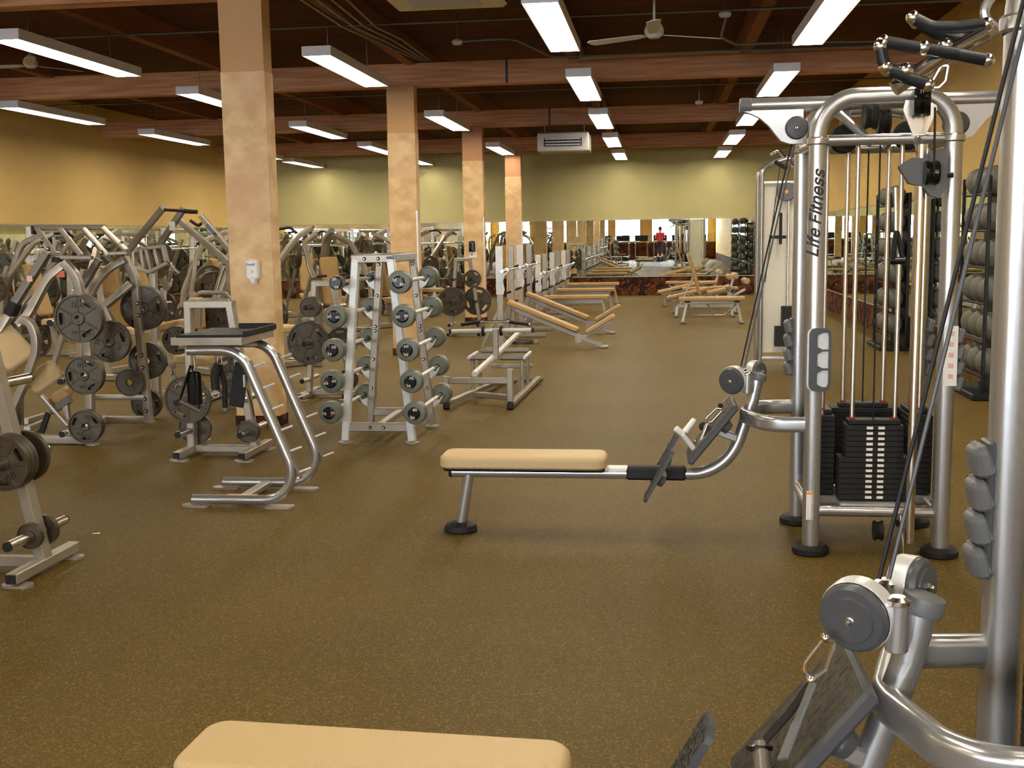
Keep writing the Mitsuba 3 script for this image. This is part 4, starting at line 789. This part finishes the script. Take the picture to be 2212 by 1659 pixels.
    for x, y, sx in ((PX0 - .052, PY, -1), (PX1 + .052, -PY, 1), (PX1 + .052, PY, 1)):
        kt.add('accessory_holder', box((x - sx * .010, y, .95), (.014, .07, .30), .004), 'mat_plastic_grey', smooth=False)
        for k in range(4): kt.add('holder_lip', padM(.044, .10, .068, .020, (x + sx * .004, y + .004, 1.058 - .074 * k), (1, 0, -.25 * sx), (0, 1, 0), .03), 'mat_plastic_mid')
    kt.add('warning_placard', box((PX0 - .012, -PY - .0415, .245), (.034, .003, .14)), 'mat_label', smooth=False); kt.add('warning_strip', box((PX0 - .012, -PY - .0425, .305), (.034, .003, .012)), 'mat_orange', smooth=False)
    kt.add('placard', box((PX1 + .012, -PY - .043, .965), (.058, .004, .28)), 'mat_label', smooth=False)
    for k in range(5): kt.add('placard_line', box((PX1 + .012, -PY - .0455, 1.07 - .05 * k), (.024, .002, .022)), 'mat_label_pink', smooth=False)
    kt.add('lettering', letters('Life Fitness', .054, (PX0 - .012, -PY - .0445, 1.635), (.06, 0, 1), (-1, 0, .06), .003, True, .32), 'mat_plate_text', smooth=False)
    # low-row rail
    RZ = .322
    rail = fillet([A(-1.09, 0, RZ), A(.34, 0, RZ), A(*J(1625, 868)), A(*J(1638, 816))], .26, 10)
    kt.add('rail', sweep(rail, circ(.031, 16), (0, 1, 0)), 'mat_steel'); d = nrm(rail[-1] - rail[-2]); kt.add('rail_cap', lathe([(0, 0), (.038, 0), (.042, .01), (.040, .035), (0, .045)], 18, rail[-1] - d * .012, d), 'mat_plastic_mid')
    kt.add('rail_plug', cyl((-1.085, 0, RZ), (-1, 0, 0), .032, .02, 16, .004), 'mat_rubber')
    kt.add('leg', rod((-1.0, 0, .31), (-1.045, 0, .04), .029, 14), 'mat_steel'); kt.add('foot', lathe([(0, 0), (.085, 0), (.09, .01), (.08, .035), (.045, .05), (0, .05)], 22, (-1.05, 0, 0)), 'mat_rubber')
    kt.add('pad_base', box((-.70, 0, .354), (.84, .20, .026), .01), 'mat_pad_base', smooth=False, M=padM_); kt.add('seat_pad', mov(pad(.87, .25, .066, .026, .06, 6), -.705, 0, .393), 'mat_pad', M=padM_)
    kt.add('rail_sleeve', box((-.02, 0, .327), (.31, .074, .070), .012), 'mat_rubber', smooth=False); kt.add('rail_saddle', box((-.22, 0, .347), (.14, .06, .024), .006), 'mat_label', smooth=False)
    for e in (-1, 1):
        M = frame((.0 - .005 + .03 * (e > 0), e * .125, .34 if e < 0 else .385), (.48, 0, .88), (0, 1, 0))
        h = kt.add('foot_plate', xf(slab(Polygon(rrect(.30, .125, .03)), .016), M), 'mat_plastic_grey', smooth=False)
        st = [box((a, b, .011), (.030, .006, .004)) if (i + j) % 2 else box((a, b, .011), (.006, .03, .004)) for i, a in enumerate(np.linspace(-.12, .12, 9)) for j, b in enumerate((-.04, -.013, .013, .04))]
        kt.add('tread', xf(join(*st), M), 'mat_tread', to=h, smooth=False, kind='stuff'); kt.add('plate_arm', rod((.01, e * .03, .345), (.02, e * .125, .34), .016, 10), 'mat_steel'); kt.add('bumper', xf(lathe([(0, 0), (.026, 0), (.03, .01), (.026, .03), (0, .036)], 14), axis_frame(M[:3, 3] - M[:3, 2] * .01 + M[:3, 0] * -.02, -M[:3, 2])), 'mat_plastic_grey')
    a, b = A(.155, 0, .415), A(.37, 0, .685); d = nrm(b - a); nrm_ = nrm(np.cross((0, 1, 0), d)) * -1; nrm_ = nrm_ if nrm_[0] < 0 else -nrm_
    M = frame((a + b) / 2, d, (0, 1, 0)); L = np.linalg.norm(b - a) + .03
    h = kt.add('foot_plate', xf(box((0, 0, 0), (L, .30, .034), .008), M), 'mat_plastic_grey', smooth=False); sgn = 1 if M[:3, 2] @ nrm_ > 0 else -1
    st = [box((u, v, sgn * .018), (.026, .006, .004)) if (i + j) % 2 else box((u, v, sgn * .018), (.006, .026, .004)) for i, u in enumerate(np.linspace(-L / 2 + .03, L / 2 - .03, 12)) for j, v in enumerate(np.linspace(-.125, .125, 9))]
    kt.add('tread', xf(join(box((0, 0, sgn * .0165), (L - .02, .28, .004)), *st), M), 'mat_tread', to=h, smooth=False, kind='stuff')
    for e in (-1, 1): kt.add('bumper', lathe([(0, 0), (.028, 0), (.034, .012), (.028, .034), (0, .04)], 16, (a + b) / 2 + d * .07 + A(0, e * .10, 0) + M[:3, 2] * -sgn * .016, M[:3, 2] * -sgn), 'mat_plastic_grey')
    kt.add('plate_stay', bar((a + b) / 2 + A(.02, 0, 0), (.42, 0, .50), .04, .05, (0, 1, 0)), 'mat_steel')
    # U bracket tying the rail to the posts
    ub = fillet([A(PX0, -PY, .63), A(.50, -PY + .02, .63), A(.42, 0, .63), A(.50, PY - .02, .63), A(PX0, PY, .63)], .13, 8)
    kt.add('bracket', sweep(ub, rrect(.05, .075, .022, 4), (0, 0, 1)), 'mat_steel')
    # swivel pulleys
    for e, c, ax, sc in ((-1, A(.362, -.035, .812), nrm(A(-.62, -1, -.12)), .95), (1, A(.492, .075, .842), nrm(A(.80, -.62, .05)), .78)):
        h = kt.add('pulley_cover', lathe(np.array([(0, -.03), (.066, -.03), (.072, -.02), (.072, .016), (.064, .026), (.048, .027), (.046, .031), (0, .031)]) * (sc, 1), 32, c, ax), 'mat_plastic_grey'); kt.add('cover_rim', lathe(np.array([(.0735, -.032), (.0755, -.028), (.0755, .004), (.0735, .008)]) * (sc, 1), 32, c, ax), 'mat_frame_light', to=h); kt.add('axle_bolt', bolt_mesh(.009), 'mat_chrome', to=h, M=axis_frame(c + ax * .03, ax))
        sv = A(.435, e * .055, .80); kt.add('swivel', join(rod(sv + A(0, 0, -.05), sv + A(0, 0, .045), .022, 16, .003)), 'mat_steel'); kt.add('swivel_cap', lathe([(.008, .0), (.024, .0), (.024, .008), (.014, .014), (0, .014)], 16, sv + A(0, 0, .045)), 'mat_chrome'); kt.add('swivel_bracket', bar(sv, sv + A(.03, -e * .045, 0), .07, .03, (1, 0, 0)), 'mat_steel')
    c0 = A(.41, -.03, .885)
    for o in (-.006, .012): kt.add('cable', rod(c0 + A(o, 0, 0), (.655 + o, -.0 + o, 2.04), .0042, 6), 'mat_plastic_grey' if o > 0 else 'mat_dark')
    return kt
jk = jungle_kit(True); jk2 = jungle_kit(True, place(-.70 + .06, .10, .0, math.radians(-2.3)) @ place(.70, 0, 0))
FARJ = place(0, JC); NEARJ = place(.015, JC - 3.545)
build(jk, 'cable_machine', 'silver four-post cable machine with a tan row bench, farther of two at the right', 'cable machine', None, FARJ)
build(jk2, 'cable_machine', 'silver cable machine nearest the viewpoint, cut by the right and bottom edges', 'cable machine', None, NEARJ)

# handles clipped to the row pulleys
def R_(u, v, dy=0.): return J(u, v, dy)
kt = Kit(); kt.add('cable_end', rod(J(1582, 850), J(1558, 873), .004, 6), 'mat_chrome'); kt.add('stop_ball', ball(J(1556, 876), .013), 'mat_rubber')
kt.add('link', tube(fillet([J(1548, 882), J(1563, 884), J(1534, 915), J(1524, 905), J(1548, 882)], .012, 3), .0055, 8), 'mat_chrome')
for e in (-.055, .055):
    pass
kt.add('frame', tube([J(1528, 915, -.05), J(1503, 978, -.05), J(1478, 935, -.05)], .010, 10, .02), 'mat_chrome'); kt.add('frame', tube([J(1528, 915, .05), J(1520, 968, .05), J(1500, 950, .05)], .010, 10, .02), 'mat_chrome')
kt.add('grip', tube([J(1460, 925, -.06), J(1475, 938, -.05), J(1499, 908, .03)], .016, 12, .02), 'mat_label'); kt.add('grip', rod(J(1474, 938, -.06), J(1504, 977, -.06), .014, 12, .004), 'mat_frame_light'); kt.add('pivot', ball(J(1520, 921), .024), 'mat_rubber')
build(kt, 'rowing_attachment', 'white-gripped V row handle hanging on the farther low-row pulley', 'handle', None, FARJ)
kt = Kit(); N = lambda u, v, Y: A(*W(u, v, Y))
p = N(1792, 1384, 2.12); carabiner(kt, p, .078, .040, d=(-.42, 0, -.9), side=(1, .1, -.4), r=.0048); kt.add('swivel_eye', ball(N(1783, 1378, 2.12), .009), 'mat_chrome'); kt.add('swivel_eye', ball(N(1752, 1468, 2.12), .011), 'mat_chrome')
kt.add('strap', sqtube([N(1752, 1474, 2.12), N(1706, 1540, 2.13), N(1652, 1600, 2.14)], .006, .026, (0, 1, .2), .03, .002), 'mat_rubber'); kt.add('strap', sqtube([N(1756, 1476, 2.10), N(1722, 1560, 2.06), N(1690, 1640, 2.0)], .006, .026, (0, 1, .2), .03, .002), 'mat_plastic_mid')
kt.add('grip_collar', lathe([(.016, 0), (.026, .004), (.026, .012), (.016, .016)], 18, N(1640, 1606, 2.14), (.05, -.4, -1)), 'mat_gloss_black'); kt.add('grip', rod(N(1642, 1606, 2.14), N(1652, 1700, 2.06), .0165, 16, .003), 'mat_frame_dark')
build(kt, 'strap_handle', 'black strap handle on a chrome carabiner at the nearest low-row pulley', 'handle')
# pulldown bars hanging from the nearest cable machine
kt = Kit(); Yh = 2.42
def H(u, v, dy=0.): return A(*W(u, v, Yh + dy))
kt.add('hub', tube([H(2130, 72), H(2040, 120), H(1965, 168), H(1930, 192)], .016, 12, .05), 'mat_chrome'); kt.add('hub', tube([H(2150, 60, .03), H(2080, 108, .03), H(2000, 168, .03)], .012, 10, .05), 'mat_chrome')
for pts in (((1972, 38, 0), (2010, 58, .0), (2065, 60, 0), (2132, 52, 0)), ((1980, 48, .06), (2020, 72, .06), (2080, 86, .06), (2100, 80, .06)), ((1908, 90, -.02), (1985, 103, -.02), (2070, 117, -.02), (2134, 130, -.02)), ((1902, 100, -.03), (1906, 125, -.03), (1913, 145, -.03)), ((1918, 150, -.02), (1960, 168, -.02), (2004, 183, -.02)), ((1920, 150, .05), (1985, 152, .05), (2040, 128, .05))):
    P = [H(*q) for q in pts]; kt.add('grip', tube(P, .0125, 12, .06), 'mat_grip')
    for q in (P[0], P[-1]): kt.add('end_knob', ball(q, .0138), 'mat_chrome')
for q in ((1995, 103, -.02), (2043, 99, 0), (1957, 152, -.02), (2118, 72, .02)): kt.add('joint', ball(H(*q), .015), 'mat_chrome')
carabiner(kt, H(2040, 142), .045, .026, d=(-.35, 0, -1), r=.0035)
kt.add('hook', tube([H(2150, 62, .05), H(2120, 30, .05), H(2150, -20, .05), (.75, 2.47, 2.10)], .010, 8, .03), 'mat_steel')
build(kt, 'pulldown_bar', 'bundle-shaped multi-grip pulldown bar with black grips and chrome ends at the upper right', 'pulldown bar')
kt = Kit(); q0, q1 = W(1935, 405, 5.24), W(1936, 500, 5.24)
kt.add('chain', rod(q0, q1, .009, 8), 'mat_chrome'); kt.add('strap', join(bar(W(1936, 498, 5.23), W(1928, 560, 5.23), .02, .03, (0, 1, 0)), bar(W(1937, 498, 5.25), W(1950, 560, 5.25), .02, .03, (0, 1, 0))), 'mat_rubber'); kt.add('grip', rod(W(1922, 563, 5.24), W(1956, 563, 5.24), .017, 12, .003), 'mat_gloss_black')
build(kt, 'stirrup_handle', 'black stirrup handle hanging in front of the farther cable machine', 'handle')

# ---------------------------------------------------------------- cable column with a pale shroud farther down the aisle
kt = Kit(); yb = 12.7
x0 = W(1640, 600, yb)[0]; xs = W(1690, 600, yb)[0]; zt = 2.32
kt.add('arch', tube([A(x0 + .02, yb, .03), A(x0 + .02, yb, zt - .06), A(x0 + .30, yb, zt + .02), A(x0 + .62, yb, zt - .06), A(x0 + .62, yb, .03)], .026, 12, .14), 'mat_steel')
kt.add('arch', tube([A(x0 + .02, yb + .55, .03), A(x0 + .02, yb + .55, zt - .06), A(x0 + .30, yb + .55, zt + .02), A(x0 + .62, yb + .55, zt - .06), A(x0 + .62, yb + .55, .03)], .026, 12, .14), 'mat_steel')
kt.add('shroud', wall_rect(x0 + .05, x0 + .58, yb + .03, yb + .045, .22, 2.06), 'mat_shroud', smooth=False); kt.add('shroud', wall_rect(x0 + .05, x0 + .58, yb + .50, yb + .515, .22, 2.06), 'mat_shroud', smooth=False)
for z in (.16, 2.08): kt.add('cross_tube', rod((x0 + .02, yb, z), (x0 + .62, yb, z), .022, 10), 'mat_frame_light')
kt.add('pulley', cyl((x0 + .27, yb - .05, 1.98), (0, -1, 0), .10, .03, 24, .008), 'mat_plastic_mid'); kt.add('badge', cyl((x0 + .27, yb - .08, 1.98), (0, -1, 0), .022, .003, 12), 'mat_orange')
kt.add('stack', join(wall_rect(x0 + .17, x0 + .45, yb - .12, yb - .0, .30, .52), wall_rect(x0 + .24, x0 + .45, yb - .12, yb - .0, .52, .74)), 'mat_rubber', smooth=False)
kt.add('guide_rod', rod((x0 + .30, yb - .06, .3), (x0 + .30, yb - .06, 2.05), .012, 10), 'mat_chrome'); kt.add('guide_rod', rod((x0 + .42, yb - .06, .3), (x0 + .42, yb - .06, 2.05), .012, 10), 'mat_chrome')
for e in (0, .55):
    for x in (x0 + .02, x0 + .62): kt.add('foot', cyl((x, yb + e, 0), (0, 0, 1), .07, .03, 16, .005), 'mat_rubber')
kt.add('cable', rod((x0 + .20, yb - .05, 2.25), (x0 + .06, yb - .05, 1.0), .004, 6), 'mat_dark')
build(kt, 'cable_column', 'tall cable column with a cream back panel behind the farther cable machine', 'cable machine')
kt = Kit(); o = W(1680, 512, yb - .12); kt.add('grip', bar(o + A(-.09, 0, 0), o + A(.09, 0, 0), .035, .035), 'mat_rubber'); kt.add('shank', bar(o + A(.03, 0, -.08), o + A(.03, 0, .26), .03, .03, (0, 1, 0)), 'mat_rubber')
build(kt, 'cross_handle', 'black cross-shaped handle hanging on the cream-panelled cable column', 'handle')
kt = Kit(); o = W(1683, 345, yb); kt.add('bar', tube([o + A(-.10, 0, .06), o + A(-.02, 0, .10), o + A(.10, 0, -.02), o + A(.16, 0, -.08)], .018, 10, .03), 'mat_chrome'); kt.add('grip', tube([o + A(-.05, -.05, -.02), o + A(.08, -.05, -.10)], .022, 10), 'mat_grip')
build(kt, 'pulldown_bar', 'small chrome bar lying on top of the cream-panelled cable column', 'pulldown bar')

# ---------------------------------------------------------------- ball towers along the right wall
def tower(x, y, label, where):
    kt = Kit(); w, d, h = .30, .85, 2.02
    kt.add('back_panel', box((x + .13, y, h / 2), (.03, d, h), .004), 'mat_dark', smooth=False); kt.add('base', box((x, y, .03), (.42, d + .06, .06), .01), 'mat_dark', smooth=False)
    for k in range(6):
        z = .30 + .33 * k
        for e in (-1, 1): kt.add('shelf_rail', rod((x - .02 + e * .09, y - d / 2, z - .09), (x - .02 + e * .09, y + d / 2, z - .09), .012, 8), 'mat_dark')
    for e in (-1, 1): kt.add('post', bar((x - .12, y + e * d / 2, .03), (x - .12, y + e * d / 2, h), .03, .03, (1, 0, 0)), 'mat_dark'); kt.add('post', bar((x + .12, y + e * d / 2, .03), (x + .12, y + e * d / 2, h), .03, .03, (1, 0, 0)), 'mat_dark')
    build(kt, 'ball_rack', label, 'rack')
    bm = lathe([(0, -.13)] + [(.13 * math.cos(t), .13 * math.sin(t)) for t in np.linspace(-1.45, 1.45, 13)] + [(0, .13)], 22)
    for k in range(6):
        for j, o in enumerate((-.27, .0, .27)):
            single('medicine_ball', bm, 'mat_ball', f'grey ball, {["near", "middle", "far"][j]} on the {["lowest", "second", "third", "fourth", "fifth", "top"][k]} shelf, {where}', 'ball', 'medicine balls on the ' + where, place(x - .02, y + o, .30 + .33 * k + .035))
tower(3.02, 15.4, 'black shelf tower full of grey balls seen between the posts of the farther cable machine', 'tower behind the cable machine')
tower(3.02, 11.0, 'black shelf tower full of grey balls by the right wall mirror', 'tower nearer the right edge')
single('paper_scrap', slab(Polygon([(-.02, -.006), (.022, -.008), (.018, .009), (-.016, .007)]), .0015, frame(WZ(208, 1152, .001), (1, .2, 0), (0, 1, 0))), 'mat_label', 'tiny white paper scrap on the open floor right of the nearest weight tree', 'paper', smooth=False)
# ---------------------------------------------------------------- treadmills by the windows behind the viewpoint (reflected in the end mirror)
def tread_kit():
    kt = Kit(); kt.add('deck', box((0, 0, .13), (.75, 1.7, .18), .03), 'mat_dark'); kt.add('belt', box((0, .1, .225), (.5, 1.45, .01)), 'mat_rubber', smooth=False)
    for s in (-1, 1): kt.add('upright', bar((s * .36, -.65, .2), (s * .36, -.82, 1.25), .07, .07, (1, 0, 0)), 'mat_frame_dark'); kt.add('handrail', rod((s * .36, -.8, 1.05), (s * .36, -.1, .98), .022, 10), 'mat_grip')
    kt.add('console', box((0, -.84, 1.30), (.8, .12, .35), .03), 'mat_dark', smooth=False); return kt
tk = tread_kit()
for i, x in enumerate((-4.6, -3.3, -2.2, -1.1, 0.0, 1.1, 2.3)): build(tk, 'treadmill', 'dark treadmill facing the front windows, ' + ['first', 'second', 'third', 'fourth', 'fifth', 'sixth', 'seventh'][i] + ' from the left', 'treadmill', None, place(x, -9.4))
# a person on one of them
def person(M, label):
    J_ = {'hip': (0, 0, 1.13), 'chest': (0, -.04, 1.45), 'neck': (0, -.05, 1.63), 'head': (0, -.07, 1.78), 'sl': (-.18, -.04, 1.56), 'sr': (.18, -.04, 1.56), 'el': (-.25, -.02, 1.30), 'er': (.25, .04, 1.30), 'wl': (-.22, -.26, 1.24), 'wr': (.22, -.20, 1.28),
         'hl': (-.1, 0, 1.10), 'hr': (.1, 0, 1.10), 'kl': (-.11, -.16, .72), 'kr': (.11, .06, .68), 'al': (-.11, -.12, .31), 'ar': (.11, .32, .38), 'tl': (-.11, -.28, .26), 'tr': (.11, .22, .27)}
    def hull(*q): return m3.Manifold.batch_hull([m3.Manifold.sphere(r, 14).translate(J_[j] if isinstance(j, str) else j) for j, r in q])
    body = hull(('hip', .15), ('chest', .15)) + hull(('chest', .14), ('sl', .06), ('sr', .06)) + hull(('chest', .08), ('neck', .055)) + hull(('neck', .055), ('head', .07)) + hull(('head', .10), ((0, -.075, 1.84), .085))
    for s in 'lr': body += hull(('s' + s, .055), ('e' + s, .042)) + hull(('e' + s, .042), ('w' + s, .03)) + hull(('w' + s, .03), (tuple(np.array(J_['w' + s]) + (0, -.08, .0)), .026)) + hull(('h' + s, .10), ('k' + s, .06)) + hull(('k' + s, .058), ('a' + s, .042)) + hull(('a' + s, .042), ('t' + s, .035))
    m = body.refine_to_length(.05); q = m.to_mesh(); tm = trimesh.Trimesh(q.vert_properties[:, :3], q.tri_verts); trimesh.smoothing.filter_taubin(tm, iterations=8)
    kt = Kit(); kt.add('body', tm, 'mat_skin', smooth=True)
    def shell(zlo, zhi, off, xm=9, mat_='', nm=''):
        f = tm.triangles_center; sel = (f[:, 2] > zlo) & (f[:, 2] < zhi) & (np.abs(f[:, 0]) < xm); s = tm.submesh([np.nonzero(sel)[0]], append=True); s.vertices = s.vertices + s.vertex_normals * off; kt.add(nm, s, mat_, smooth=True)
    shell(1.08, 1.60, .012, .25, 'mat_shirt_red', 'shirt'); shell(.42, 1.12, .012, .2, 'mat_cloth_dark', 'trousers')
    h = trimesh.creation.icosphere(subdivisions=2, radius=.108); h.apply_translation((0, -.055, 1.86)); kt.add('hair', h, 'mat_dark', smooth=True)
    for s in (-1, 1): kt.add('shoe', xf(pad(.10, .28, .09, .03), place(s * .11, -.16 if s < 0 else .27, .27 if s < 0 else .30)), 'mat_label')
    build(kt, 'person', label, 'person', None, M)
person(place(0.0, -9.3), 'person in a red shirt walking on a treadmill, seen in the end wall mirror')
